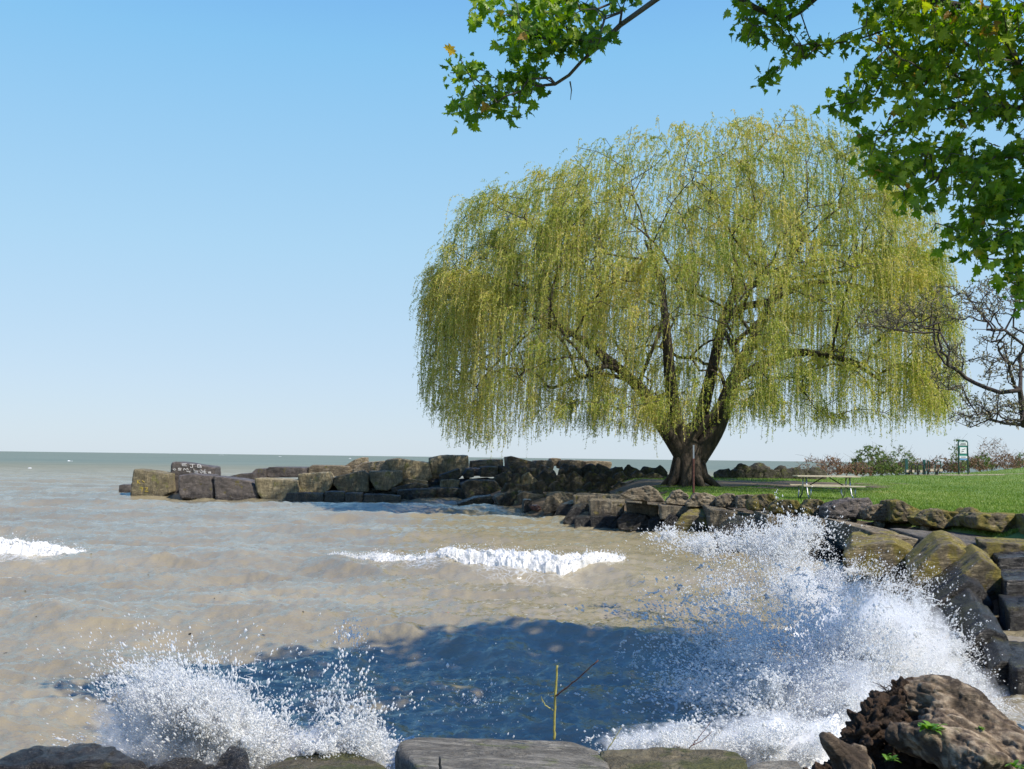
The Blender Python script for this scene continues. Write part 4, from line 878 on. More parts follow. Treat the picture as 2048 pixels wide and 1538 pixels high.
# steel post
p0_ = W(1387, 986, 30.6); p1_ = W(1387, 890, 30.6); p0_[2] = float(ground_z(p0_[0], p0_[1])) - .05
zt = p1_[2]; zm = W(1387, 917, 30.6)[2]
po = thing('marker_post', 'thin steel post, rusty below and silver on top, before the willow trunk', 'post', tuple(p0_))
m = MB(); m.box((p0_[0], p0_[1], (p0_[2] + zm) / 2), (.065, .03, zm - p0_[2])); m.box((p0_[0], p0_[1] - .02, (p0_[2] + zm) / 2), (.022, .03, zm - p0_[2])); m.build('post_shaft', RUST, po)
m = MB(); m.box((p0_[0] + .005, p0_[1], (zt + zm) / 2), (.042, .02, zt - zm)); m.build('post_top', STEEL, po)
# sign
sy = 60.0; sb = W(1927, 950, sy); sb[2] = float(ground_z(sb[0], sb[1])); z0 = sb[2]; zT = W(1927, 881, sy)[2]; H = zT - z0; u = sy / F
sg = thing('park_sign', 'tall green-framed exercise sign on two posts at the lawn edge', 'sign', tuple(sb))
xl, xr = sb[0] - 9.2 * u, sb[0] + 9.2 * u
for x, s in ((xl, 1), (xr, -1)):
    m = MB(); m.tube([(x, sy, z0 - .1), (x, sy, zT - .12), (x + s * .04, sy, zT - .03), (x + s * .13, sy, zT), (sb[0], sy, zT)], .04, 8); m.build('post', GREENP, sg, True)
def panel(y0, y1, mat, name, w0=8.0, dy=-.02):
    a = W(1927, y0, sy)[2]; b = W(1927, y1, sy)[2]; m = MB(); m.box((sb[0], sy + dy, (a + b) / 2), (2 * w0 * u, .03, a - b)); return m.build(name, mat, sg)
panel(883.5, 920.5, GREENS, 'backboard', 8.0, .015)
panel(884.5, 891, WHITEP, 'title_panel'); panel(894.5, 907, WHITEP, 'diagram_panel', 6.6); panel(912, 916.5, WHITEP, 'rules_panel', 7.6); panel(917, 920, BLUES, 'footer_panel', 7.6)
def pline(a, b, h):
    m = MB(); m.bar(a, b, .006, h); m.build('printed_line', INK, sg)
for y_, w0 in ((887, 5), (889.3, 6), (914.2, 4.7)):
    zz = W(1927, y_, sy)[2]; pline((sb[0] - w0 * u, sy - .038, zz), (sb[0] + w0 * u, sy - .038, zz), .035)
pline((sb[0] - 4 * u, sy - .038, W(1927, 904, sy)[2]), (sb[0] + 1 * u, sy - .038, W(1927, 902.5, sy)[2]), .04)
pline((sb[0] - 3 * u, sy - .038, W(1927, 900, sy)[2]), (sb[0] + 4.2 * u, sy - .038, W(1927, 897.5, sy)[2]), .035)
# exercise benches
ey = 59.4
def gz(x, y): return float(ground_z(x, y))
for k, (xp, x0, x1, hs_, lab) in enumerate([(1813, 1808, 1845, [(1821, 1829), (1833, 1845)], 'exercise bench with a taller green post, left of the pair on the worn path'),
                                           (1848.5, 1846, 1883, [(1852, 1857), (1868, 1879)], 'exercise bench with two tall hand bars, right of the pair on the worn path')]):
    b0 = W(xp, 950, ey + k * .1); g = gz(b0[0], b0[1]); b0[2] = g; e = thing('exercise_bench', lab, 'exercise bench', tuple(b0), 'exercise benches on the lawn'); yy = ey + k * .1; U_ = yy / F
    X_ = lambda p: W(p, 940, yy)[0]
    m = MB(); top = g + (1.02 if k == 0 else .9); m.box((X_(xp), yy, (g + top) / 2), (.13, .13, top - g)); m.build('post', GREENP, e)
    m = MB(); m.box(((X_(x0 + 3) + X_(x1)) / 2, yy, g + .30), (X_(x1) - X_(x0 + 3), .32, .14)); m.build('bench_board', WOOD, e)
    for a, c in hs_:
        h = .7 if k == 0 else .85; m = MB(); m.tube([(X_(a), yy - .18, g), (X_(a), yy - .18, g + h - .1), (X_(a) + .06, yy - .18, g + h), (X_(c) - .05, yy - .18, g + h), (X_(c), yy - .18, g + h - .08), (X_(c), yy - .18, g + h - .45)], .028, 8); m.build('hand_bar', GREENP if k else DARKM, e, True)
    for a in (x0 + 10, x1 - 9):
        m = MB(); m.box((X_(a), yy, g + .13), (.06, .2, .26)); m.tube([(X_(a), yy - .19, g + .3), (X_(a), yy + .19, g + .3)], .07, 10); m.build('leg', DARKM, e)

# ------------------------------------------------------------------ foreground sticks, stump, sprouts
def stick(segs, name, label, cat, mat, parent=None):
    m = MB()
    for pts, r0, r1 in segs:
        P = np.array([W(*p) for p in pts]); t = np.linspace(0, len(P) - 1, len(P) * 5); Pi = np.stack([np.interp(t, np.arange(len(P)), P[:, j]) for j in range(3)], -1)
        Pi = Pi + RNG.normal(0, .0015, Pi.shape); m.tube(Pi, np.linspace(r0, r1, len(Pi)) * RNG.uniform(.85, 1.15, len(Pi)), 7)
    o = m.build(name, mat, parent, True)
    return o
STEMY = simple('sapling_bark', (.30, .27, .07), .45, 0, .35, 30, .2); STEMR = simple('red_twig_bark', (.14, .06, .04), .6, 0, .3, 30, .2)
sa = thing('broken_sapling', 'broken yellow-green sapling with a side twig standing by the flat slab', 'sapling', tuple(W(1108, 1478, 6.6)))
stick([([(1108, 1480, 6.6), (1109, 1440, 6.6), (1111, 1380, 6.6), (1115, 1331, 6.6)], .009, .007), ([(1106, 1420, 6.6), (1092, 1412, 6.6), (1084, 1400, 6.6), (1083, 1393, 6.6)], .004, .002), ([(1112, 1392, 6.6), (1098, 1391, 6.6)], .003, .001)], 'stem', '', '', STEMY, sa)
stick([([(1112, 1392, 6.59), (1150, 1362, 6.5), (1196, 1320, 6.4)], .0055, .004)], 'twig', '', '', STEMR, sa)
tag(stick([([(1379, 1497, 6.3), (1400, 1472, 6.3), (1420, 1445, 6.3)], .003, .0015), ([(1382, 1492, 6.3), (1405, 1482, 6.3), (1424, 1463, 6.3)], .003, .0015)], 'twig', '', '', STEMR), 'thin forked reddish twig on the mossy rock', 'twig')
tag(stick([([(1215, 1500, 6.4), (1228, 1478, 6.4), (1243, 1456, 6.4)], .0035, .002), ([(1228, 1478, 6.4), (1238, 1474, 6.4)], .002, .001)], 'twig', '', '', STEMY), 'thin yellow-green twig at the left end of the foam', 'twig')
tag(stick([([(880, 1560, 5.3), (880, 1513, 5.3)], .007, .006)], 'wooden_stake', '', '', DARKM), 'thin dark stake standing before the flat slab', 'stake')

def wood_mat():
    t = NT('weathered_root_wood'); co = t.coord('Object', (1.0, .35, 2.2)); co2 = t.coord('Object')
    a = t.noise(co, 5, 9, .7, 1.2); b = t.noise(co, 42, 6, .7, .8); c = t.noise(co2, 3.2, 7, .65)
    at = t.n('ShaderNodeAttribute', attribute_name='tone'); col = t.ramp(at.outputs['Fac'], [(.15, (.08, .05, .028)), (.5, (.26, .185, .115)), (.85, (.48, .37, .25))])
    col = t.mix(.5, col, t.ramp(a, [(.3, .5), (.7, 1.2)]), 'MULTIPLY')
    col = t.mix(t.ramp(c, [(.43, 0.0), (.52, 1.0)]), (.06, .038, .02), col)
    col = t.mix(t.ramp(t.noise(co2, 6, 6), [(.62, 0.0), (.7, .5)]), col, (.09, .10, .02))
    col = t.mix(.6, col, t.ramp(b, [(.3, .45), (.7, 1.3)]), 'MULTIPLY')
    t.set(Base_Color=col, Roughness=.75); t.l(t.bump(b, .8, .015, t.bump(a, .8, .06)), t.b.inputs['Normal']); return t.m
def rot_mat():
    t = NT('rotten_wood'); co = t.coord('Object'); a = t.noise(co, 14, 9, .75, .5); b = t.noise(co, 60, 5, .7)
    t.set(Base_Color=t.ramp(a, [(.35, (.02, .012, .008)), (.55, (.075, .042, .022)), (.75, (.19, .10, .05))]), Roughness=.9); t.l(t.bump(b, .8, .015, t.bump(a, 1, .06)), t.b.inputs['Normal']); return t.m
WOODR, ROT_ = wood_mat(), rot_mat()
def blended(name, caps, vox, mat, parent, rough, grain, seed, fs=7):
    """union of tapered capsules, remeshed to one skin, then carved with noise"""
    m = MB()
    for P, rs in caps:
        P = np.array([W(*p) for p in P]); t = np.linspace(0, len(P) - 1, len(P) * 7); Pi = np.stack([np.interp(t, np.arange(len(P)), P[:, j]) for j in range(3)], -1); m.tube(Pi, np.interp(t, np.arange(len(P)), rs), 16)
    me = bpy.data.meshes.new('tmp'); V = np.concatenate(m.V); fs_ = [list(map(int, f)) for q in m.Q.values() for a in q for f in a]; me.from_pydata(V.tolist(), [], fs_)
    o = bpy.data.objects.new('tmp', me); COL.objects.link(o); md = o.modifiers.new('r', 'REMESH'); md.mode = 'VOXEL'; md.voxel_size = vox
    sm = o.modifiers.new('s', 'SMOOTH'); sm.iterations = 7; sm.factor = .6
    dg = bpy.context.evaluated_depsgraph_get(); ev = o.evaluated_get(dg).to_mesh(); n = len(ev.vertices); C = np.zeros(n * 3); ev.vertices.foreach_get('co', C); C = C.reshape(-1, 3)
    Nn = np.zeros(n * 3); ev.vertices.foreach_get('normal', Nn); Nn = Nn.reshape(-1, 3); Q = np.array([list(p.vertices) for p in ev.polygons if len(p.vertices) == 4]); bpy.data.objects.remove(o)
    S = C * fs + seed; gd = np.array(grain, float); gd /= np.linalg.norm(gd); al = C @ gd; Pp = C - al[:, None] * gd
    K = Pp * 26 + seed; g = noise(K[:, 0] + al * 1.5, K[:, 1], K[:, 2] + al * 2); lump = fbm(S[:, 0], S[:, 1], S[:, 2], 5, .58)
    d = rough * (lump * 1.1 - .8 * np.maximum(0, .25 - np.abs(noise(*(S * .55 + 5).T))) * 2) + .009 * g
    K2 = Pp * 9 + seed; fu = noise(K2[:, 0] + .8 * lump, K2[:, 1], K2[:, 2] + al * 1.2); d = d - .014 * np.maximum(0, .22 - np.abs(fu)) / .22 * (rough < .05) + .006 * fu
    K3 = Pp * 60 + seed; g3 = noise(K3[:, 0] + al * 3, K3[:, 1], K3[:, 2] + al * 2)
    return amesh(name, C + Nn * d[:, None], Q, mat, parent, True, np.clip(.5 + .55 * g + .5 * g3 + .3 * fu, 0, 1))
st = thing('driftwood_stump', 'weathered rotting tree stump with gnarled roots in the bottom right corner', 'stump', tuple(W(1850, 1500, 5.2)))
blended('root_wood', [([(1800, 1402, 5.5), (1870, 1395, 5.45), (1935, 1425, 5.35), (1990, 1480, 5.2), (2060, 1540, 5.0), (2120, 1600, 4.9)], [.10, .13, .14, .13, .13, .15]),
                      ([(1775, 1462, 5.2), (1850, 1480, 5.1), (1920, 1505, 5.0), (1985, 1560, 4.8)], [.05, .10, .12, .13]),
                      ([(1880, 1440, 5.35), (1900, 1480, 5.2), (1960, 1530, 5.1), (2020, 1600, 5)], [.13, .15, .16, .17]),
                      ([(1700, 1545, 5.1), (1690, 1515, 5.1), (1655, 1478, 5.1), (1642, 1469, 5.1)], [.09, .075, .045, .02]),
                      ([(1720, 1600, 5.0), (1718, 1540, 5.05), (1705, 1503, 5.1), (1732, 1500, 5.1)], [.11, .085, .05, .02])],
        .0085, WOODR, st, .016, (.7, -.25, -.55), 3.3, 4.5)
blended('rotten_core', [([(1790, 1400, 5.45), (1760, 1430, 5.4), (1735, 1455, 5.35), (1722, 1480, 5.3), (1725, 1540, 5.3)], [.075, .10, .10, .09, .10]),
                        ([(1786, 1385, 5.5), (1830, 1388, 5.5), (1880, 1398, 5.5)], [.06, .075, .05]), ([(1760, 1480, 5.4), (1800, 1510, 5.4), (1840, 1560, 5.4)], [.16, .18, .2]),
                        ([(1650, 1540, 5.35), (1690, 1560, 5.3), (1610, 1560, 5.35)], [.06, .09, .06])],
        .008, ROT_, st, .05, (0, 0, 1), 8.1, 15)
m = MB()
for _ in range(26):
    p = W(random.uniform(1770, 1800), random.uniform(1375, 1392), 5.42); d = np.array([random.gauss(-.02, .03), random.gauss(0, .02), random.uniform(.01, .05)]); m.tube([p, p + d * .6, p + d], [.002, .0015, .001], 4)
m.build('splinters', ROT_, st)
def sprout(px, py, Y, n, ln, label, group='green sprouts on the stump'):
    c = W(px, py, Y); t = thing('sprout', label, 'sprout', tuple(c), group); V = []; Q = []; T = []
    for k in range(n):
        a = random.uniform(0, 6.28); el = random.uniform(.15, 1.1); d = np.array([math.cos(a) * math.cos(el), math.sin(a) * math.cos(el), math.sin(el)]); s = np.cross(d, (0, 0, 1)); s /= np.linalg.norm(s); up = np.cross(s, d)
        L = ln * random.uniform(.5, 1.1); wd = L * .16; o = c + RNG.normal(0, ln * .22, 3) * (1, 1, .3); b = len(V); tn = random.random()
        for j in range(6):
            u_ = j / 5; ww = wd * math.sin(math.pi * (u_ * .9 + .1)) if j < 5 else .0004; pc = o + d * L * u_ - np.array([0, 0, L * .45 * u_ * u_]); V += [pc - s * ww + up * ww * .3, pc, pc + s * ww + up * ww * .3]; T += [tn] * 3
        for j in range(5):
            q = b + j * 3; Q += [(q, q + 1, q + 4, q + 3), (q + 1, q + 2, q + 5, q + 4)]
    amesh('leaves', np.array(V), np.array(Q), PLEAF, t, True, T)
sprout(1862, 1458, 4.98, 26, .085, 'largest leafy green sprout, growing in the middle of the stump')
sprout(1782, 1520, 4.95, 16, .06, 'green sprout in the dark hollow at the foot of the stump')
sprout(1962, 1458, 5.08, 30, .025, 'patch of tiny yellow-green leaves on the upper right of the stump')
sprout(1938, 1502, 4.85, 24, .022, 'patch of tiny leaves in a crack low on the stump')
sprout(2030, 1535, 4.7, 12, .07, 'broad-leaved green sprout at the bottom right corner')

# ------------------------------------------------------------------ spray and foam
ICO = None
def drops(name, C, rad, vel, mat, label):
    """many small water drops, stretched along vel"""
    n = len(C); a = (1 + 5 ** .5) / 2
    Vb = np.array([(1,0,0),(-1,0,0),(0,1,0),(0,-1,0),(0,0,1),(0,0,-1.)]); Fb = np.array([(0,2,4),(2,1,4),(1,3,4),(3,0,4),(2,0,5),(1,2,5),(3,1,5),(0,3,5)])
    s = np.linalg.norm(vel, axis=1)[:, None]; d = vel / (s + 1e-9)
    P = Vb[None] * rad[:, None, None] * RNG.uniform(.75, 1.25, (n, 1, 3)); al = (P * d[:, None]).sum(-1, keepdims=True); P = P + al * d[:, None] * np.clip(s, 0, 2.5)[:, None]
    V = (C[:, None] + P).reshape(-1, 3); Fc = (np.arange(n)[:, None, None] * 6 + Fb[None]).reshape(-1, 3)
    return tag(amesh(name, V, Fc, mat), label, 'spray', kind='stuff')
def cloud(px, py, Y, rx, ry, n, r0, dy=.6, thr=-.05, fr=.035, origin=None, str_=1.0, tail=1.0, ang=0):
    """drops scattered through a noisy elliptical cloud, thinning outwards"""
    out = []; got = 0; n = int(n * 2.1); r0 = r0 * .62
    for _ in range(40):
        m = n * 3; q = np.abs(RNG.normal(0, .55 * tail, m)); th = RNG.uniform(0, 2 * math.pi, m); a = q * np.cos(th) * rx; b = q * np.sin(th) * ry
        x = px + a * math.cos(ang) - b * math.sin(ang); y = py + a * math.sin(ang) + b * math.cos(ang)
        dd = RNG.normal(0, dy * .5, m); k = noise(x * fr, y * fr, dd * 2 + px) + .5 * noise(x * fr * 3, y * fr * 3, dd * 4); ok = k > thr
        x, y, dd = x[ok], y[ok], dd[ok]; out.append(np.stack([x, y, Y + dd], -1)); got += len(x)
        if got >= n: break
    o = np.concatenate(out)[:n]; D = np.stack([(o[:, 0] - 1024) / F, -(o[:, 1] - 769) / F, -np.ones(len(o))], -1) @ R3.T
    P = CAM + D * (o[:, 2] / D[:, 1])[:, None]; og = np.array(W(*origin)) if origin else P.mean(0) - (0, 0, 1.5)
    v = P - og; v = v / (np.linalg.norm(v, axis=1)[:, None] + 1e-6) * str_ * RNG.uniform(.2, 1.2, (len(P), 1))
    rr = r0 * np.exp(RNG.normal(-.25, .5, len(P))) * np.where(RNG.random(len(P)) < .04, 2.0, 1); rr = np.minimum(rr, .0135); return P, rr, v
def jets(px, py, Y, n, spread, len_, r0, up=1.0, lean=0.0):
    """ballistic strings of drops thrown up from a point"""
    Ps = []; Rs = []; Vs = []; o = W(px, py, Y)
    for _ in range(n):
        v = np.array([random.gauss(lean, spread), random.gauss(-.1, spread * .5), abs(random.gauss(up, up * .25))]) * len_; k = random.randint(10, 34); t = np.sort(RNG.uniform(.15, 1, k)); t = t ** .8
        p = o + v * t[:, None] - np.array([0, 0, .45 * len_]) * (t ** 2)[:, None] + RNG.normal(0, .012, (k, 3)) * (1 + t[:, None] * 2)
        Ps.append(p); Rs.append(r0 * RNG.uniform(.4, 1.5, k) * (1.3 - t * .6)); Vs.append(np.tile(v / np.linalg.norm(v) * .9, (k, 1)))
    return np.concatenate(Ps), np.concatenate(Rs), np.concatenate(Vs)
def cat_(L): return [np.concatenate([l[i] for l in L]) for i in range(3)]
# left splash
og = (450, 1560, 7.1)
Lc = [cloud(400, 1440, 7.1, 110, 70, 26000, .0065, .5, -.12, .03, og, 2.4, ang=.45), cloud(330, 1415, 7.2, 110, 70, 15000, .005, .5, .0, .04, og, 2.6, ang=.6), cloud(490, 1480, 7.0, 80, 50, 15000, .007, .4, -.15, .03, og, 1.8, ang=.6),
      cloud(340, 1500, 7.2, 150, 40, 12000, .007, .4, -.1, .03, og, 1.6), cloud(640, 1500, 7.0, 100, 32, 15000, .007, .4, -.1, .04, (640, 1560, 7), 1.2), cloud(720, 1500, 6.95, 60, 45, 7000, .007, .3, -.05, .05, (720, 1560, 7), 1.2),
      cloud(470, 1520, 6.9, 90, 30, 6000, .008, .3, -.1, .04, og, 1.2), cloud(380, 1400, 7.2, 190, 110, 2600, .0055, .7, -.1, .03, og, 2.2), jets(690, 1500, 7, 16, .22, .85, .007), jets(740, 1490, 7, 12, .2, .5, .008), jets(400, 1500, 7.1, 46, .38, .95, .0065, 1, -.35), jets(560, 1520, 7, 22, .35, .5, .007),
      cloud(700, 1270, 7.4, 40, 40, 160, .006, .4, -.3), cloud(660, 1400, 7.3, 130, 90, 420, .005, .8, -.2), cloud(950, 1400, 7.6, 260, 100, 260, .0045, .9, -.2)]
P, rr, v = cat_(Lc); SPL = drops('water_spray', P, rr, v, DROP, 'burst of white spray breaking over the rocks at the bottom left')
# right splash against the wall
og = (1720, 1480, 9.4)
Rc = [cloud(1770, 1330, 9.8, 75, 75, 16000, .008, .6, -.3, .022, og, 1.0, .8), cloud(1690, 1440, 8.8, 85, 50, 12000, .008, .5, -.3, .025, og, .9, .8), cloud(1740, 1300, 10, 120, 110, 19000, .0085, .9, -.14, .022, og, 1.0), cloud(1700, 1400, 9.2, 120, 80, 18000, .0085, .7, -.16, .025, og, .9), cloud(1780, 1250, 11, 75, 60, 8000, .009, .8, -.05, .03, og, 1.0), cloud(1840, 1340, 10, 80, 70, 12000, .008, .7, -.08, .03, og, .9),
      cloud(1560, 1490, 7.9, 130, 40, 20000, .007, .5, -.15, .03, og, .9), cloud(1360, 1490, 7.7, 120, 24, 12000, .0065, .3, -.15, .04, (1360, 1540, 7.7), .9),
      cloud(1600, 1170, 12.5, 90, 60, 4500, .0085, .8, .02, .03, og, .9), cloud(1560, 1090, 13.5, 80, 42, 3000, .009, .7, -.02, .03, (1600, 1250, 13), 1.0), cloud(1420, 1085, 14.5, 110, 26, 2600, .009, .8, .02, .04, (1500, 1200, 14), 1.0), cloud(1700, 1140, 14, 120, 35, 1300, .009, .8, 0, .04, og, .9),
      cloud(1500, 1290, 10, 190, 120, 4500, .0085, 1.2, 0, .03, og, .7), cloud(1540, 1360, 9, 150, 90, 5500, .0075, .9, -.02, .035, og, .7), cloud(1380, 1380, 9.4, 130, 110, 1500, .008, 1, -.05, .04, og, .6), cloud(1450, 1190, 12, 140, 90, 2600, .009, 1, 0, .03, og, .7),
      cloud(1600, 1060, 13.6, 80, 30, 1500, .009, .5, 0, .06, (1600, 1150, 13.6), 1.2), cloud(1790, 1170, 13.5, 110, 40, 1400, .008, 1, 0, .04, og, .8), cloud(1930, 1380, 9.6, 50, 60, 4500, .006, .4, .05, .05, og, .6), cloud(1960, 1430, 9.2, 50, 40, 4500, .006, .3, -.05, .05, og, .6), cloud(1900, 1300, 10.5, 60, 60, 3500, .007, .5, .05, .05, og, .6),
      jets(1500, 1120, 13.8, 50, .5, .6, .010), jets(1580, 1120, 13.6, 50, .4, .66, .010), jets(1400, 1115, 14.6, 22, .5, .35, .010), jets(1640, 1330, 9.8, 60, .8, 1.0, .011, .8, -.7), jets(1560, 1450, 8.6, 50, .8, .8, .009, .7, -.6), jets(1380, 1480, 7.8, 26, .4, .18, .007), jets(1330, 1090, 15.5, 20, .5, .35, .011)]
P, rr, v = cat_(Rc); SPR = drops('water_spray', P, rr, v, DROP, 'tall burst of white spray thrown up against the seawall at the right')
def mist_mat(name, dens, sc, seed, thr=.42):
    m = bpy.data.materials.new(name); m.use_nodes = True; nt = m.node_tree; nt.nodes.clear(); N_ = nt.nodes.new; l = nt.links.new
    out = N_('ShaderNodeOutputMaterial'); vs = N_('ShaderNodeVolumePrincipled'); vs.inputs['Color'].default_value = (.98, .985, 1, 1); vs.inputs['Anisotropy'].default_value = .0
    tc = N_('ShaderNodeTexCoord'); ln = N_('ShaderNodeVectorMath'); ln.operation = 'LENGTH'; l(tc.outputs['Object'], ln.inputs[0])
    no = N_('ShaderNodeTexNoise'); no.inputs['Scale'].default_value = sc; no.inputs['Detail'].default_value = 7; no.inputs['Roughness'].default_value = .68; no.inputs['Distortion'].default_value = .6
    mp = N_('ShaderNodeMapping'); mp.inputs['Location'].default_value = (seed, seed, 0); mp.inputs['Scale'].default_value = (1.5, 1, .8); l(tc.outputs['Object'], mp.inputs[0]); l(mp.outputs[0], no.inputs[0])
    a = N_('ShaderNodeMath'); a.operation = 'MULTIPLY_ADD'; l(ln.outputs['Value'], a.inputs[0]); a.inputs[1].default_value = -.34; l(no.outputs['Fac'], a.inputs[2])
    r = N_('ShaderNodeMapRange'); l(a.outputs[0], r.inputs[0]); r.inputs[1].default_value = thr - .22; r.inputs[2].default_value = thr + .12; r.inputs[3].default_value = 0; r.inputs[4].default_value = dens; l(r.outputs[0], vs.inputs['Density']); l(vs.outputs[0], out.inputs['Volume']); return m
def mist(parent, px, py, Y, rx, ry, depth, dens, sc=2.2, ang=0, thr=.42):
    bpy.context.view_layer.update()
    U_, Q_ = cubesphere(10); c = W(px, py, Y); me = bpy.data.meshes.new('mist'); me.from_pydata(U_.tolist(), [], Q_.tolist()); me.materials.append(mist_mat('spray_mist', dens, sc, random.random() * 50, thr))
    o = bpy.data.objects.new('mist', me); link(o, parent); s_ = Y / F
    o.matrix_world = Matrix.Translation(Vector(c)) @ Matrix.Rotation(-ang, 4, 'Y') @ Matrix.Diagonal((rx * s_, depth, ry * s_, 1)); o['kind'] = 'stuff'; return o
for a_ in [(400, 1450, 7.1, 170, 95, .5, 13, 2.0, -.55), (480, 1490, 7.0, 110, 70, .45, 18, 2.2, -.4), (330, 1480, 7.1, 150, 70, .5, 9, 2.0, -.4), (650, 1505, 7, 150, 45, .4, 14, 2.6, 0), (725, 1495, 6.95, 60, 50, .3, 10, 2.2, 0)]: mist(SPL, *a_)
for a_ in [(1755, 1320, 9.9, 150, 160, .8, 9, 2.4, -.3, .42), (1700, 1430, 8.9, 150, 100, .7, 12, 2.4, .2, .40), (1560, 1490, 7.9, 190, 60, .5, 14, 2.6), (1350, 1492, 7.7, 160, 40, .35, 14, 2.8), (1620, 1200, 12.2, 100, 80, .7, 2.2, 2.8, .5), (1560, 1110, 13.6, 70, 60, .5, 2.5, 2.8, 0), (1800, 1270, 10.8, 90, 80, .7, 5, 2.6), (1930, 1400, 9.5, 80, 80, .4, 5, 2.8)]: mist(SPR, *a_)
def strands(parent, items):
    m = MB()
    for (px, py, Y, rx, ry, n, ln, r0, dx, dz) in items:
        for _ in range(n):
            p = W(px + random.gauss(0, .6) * rx, py + random.gauss(0, .6) * ry, Y + random.gauss(0, .25)); L_ = ln * random.uniform(.4, 1.6); d = np.array([dx + random.gauss(0, .5), random.gauss(0, .3), dz + random.gauss(0, .45)]); d /= np.linalg.norm(d)
            t_ = np.linspace(0, 1, 14)[:, None]; bend = np.array([random.gauss(0, .35), random.gauss(0, .2), -.5]) * L_; P_ = p + d * L_ * t_ + bend * t_ ** 2 + RNG.normal(0, .006, (14, 3)) * (1 + t_)
            r_ = r0 * random.uniform(.5, 1.3) * (1.15 - t_[:, 0]) * (.55 + .9 * RNG.random(14)); m.tube(P_, r_, 5)
            if random.random() < .6: q = P_[random.randint(3, 10)]; m.tube(np.array([q + np.array([random.gauss(0, .5), 0, random.gauss(.1, .5)]) * L_ * .4 * u for u in (0, .35, .7, 1)]), r0 * np.array([.7, .5, .35, .3]), 4)
    o = m.build('water_strands', DROP, parent, True); o['kind'] = 'stuff'
strands(SPL, [(400, 1400, 7.1, 110, 50, 90, .14, .006, -.5, .8), (540, 1470, 7, 60, 30, 50, .1, .006, .4, .7), (690, 1470, 7, 50, 40, 50, .13, .007, .1, 1), (740, 1465, 7, 30, 25, 30, .1, .007, 0, 1), (620, 1490, 7, 90, 20, 50, .08, .008, .2, .6)])
strands(SPR, [(1500, 1105, 13.8, 90, 30, 90, .15, .007, -.2, 1), (1590, 1100, 13.6, 50, 40, 60, .17, .008, .1, 1), (1640, 1240, 10.5, 90, 80, 120, .15, .007, -.8, .6), (1560, 1380, 9, 90, 60, 90, .14, .008, -.9, .4), (1400, 1300, 10, 130, 120, 60, .1, .009, -.7, .3), (1820, 1250, 11, 60, 60, 70, .18, .009, .4, .8), (1400, 1475, 7.8, 120, 16, 90, .07, .007, -.2, .6), (1950, 1400, 9.4, 40, 50, 80, .14, .006, .1, -1), (1750, 1340, 9.6, 90, 100, 120, .16, .010, -.2, .8)])
# foam masses: lumpy sheets lying on the water
def foam_sheet(name, poly, z0, hgt, label, den=.011, fsc=1.0, base=None):
    """poly in photo pixels projected to water level; a noisy froth heap raised over it"""
    Pw = np.array([WZ(x, y, z0)[:2] for x, y in poly]); lo = Pw.min(0); hi = Pw.max(0)
    xs_ = np.arange(lo[0], hi[0], den); ys_ = np.arange(lo[1], hi[1], den); X_, Y_ = np.meshgrid(xs_, ys_); d = np.full(X_.shape, 1e9); ins = np.zeros(X_.shape, bool)
    for i_ in range(len(Pw)):
        a_ = Pw[i_]; b_ = Pw[(i_ + 1) % len(Pw)]; e_ = b_ - a_; t_ = np.clip(((X_ - a_[0]) * e_[0] + (Y_ - a_[1]) * e_[1]) / (e_ @ e_), 0, 1); d = np.minimum(d, np.hypot(X_ - a_[0] - t_ * e_[0], Y_ - a_[1] - t_ * e_[1]))
        c_ = (a_[1] > Y_) != (b_[1] > Y_); ins ^= c_ & (X_ < (b_[0] - a_[0]) * (Y_ - a_[1]) / (b_[1] - a_[1] + 1e-12) + a_[0])
    d = np.where(ins, d, -d); d = d + .22 * fbm(X_ * 1.7, Y_ * 1.7, 3, 4, .6) * fsc + .05 * noise(X_ * 12, Y_ * 12)
    h = hgt * sstep(0, .55 * fsc, d) * (.75 + .5 * fbm(X_ * 1.6, Y_ * 1.6, 6, 3)) + .035 * np.abs(fbm(X_ * 6, Y_ * 6, 2, 4, .6)) + .015 * np.abs(noise(X_ * 19, Y_ * 19, 4)) + .016 * noise(X_ * 38, Y_ * 38, 9)
    Z_ = (wave(X_, Y_) if base is None else base) + h - .01; V_ = np.stack([X_, Y_, Z_], -1).reshape(-1, 3); n_ = len(xs_)
    i_ = np.arange(len(ys_) - 1)[:, None] * n_ + np.arange(n_ - 1)[None]; Q_ = np.stack([i_, i_ + 1, i_ + n_ + 1, i_ + n_], -1).reshape(-1, 4); k_ = (d > 0).ravel(); Q_ = Q_[k_[Q_].all(1)]
    u_, inv = np.unique(Q_, return_inverse=True); return tag(amesh(name, V_[u_], inv.reshape(Q_.shape), FOAM), label, 'foam', kind='stuff')
foam_sheet('foam', [(1560, 1300), (1700, 1250), (1830, 1290), (1900, 1400), (1860, 1470), (1720, 1500), (1600, 1530), (1210, 1525), (1205, 1490), (1500, 1465), (1650, 1440), (1640, 1350)], .0, .28, 'heap of white churning foam at the foot of the seawall')
foam_sheet('foam', [(270, 1500), (350, 1450), (500, 1445), (600, 1480), (770, 1490), (790, 1540), (600, 1560), (260, 1560)], .0, .2, 'white foam washing over the rocks at the bottom left')
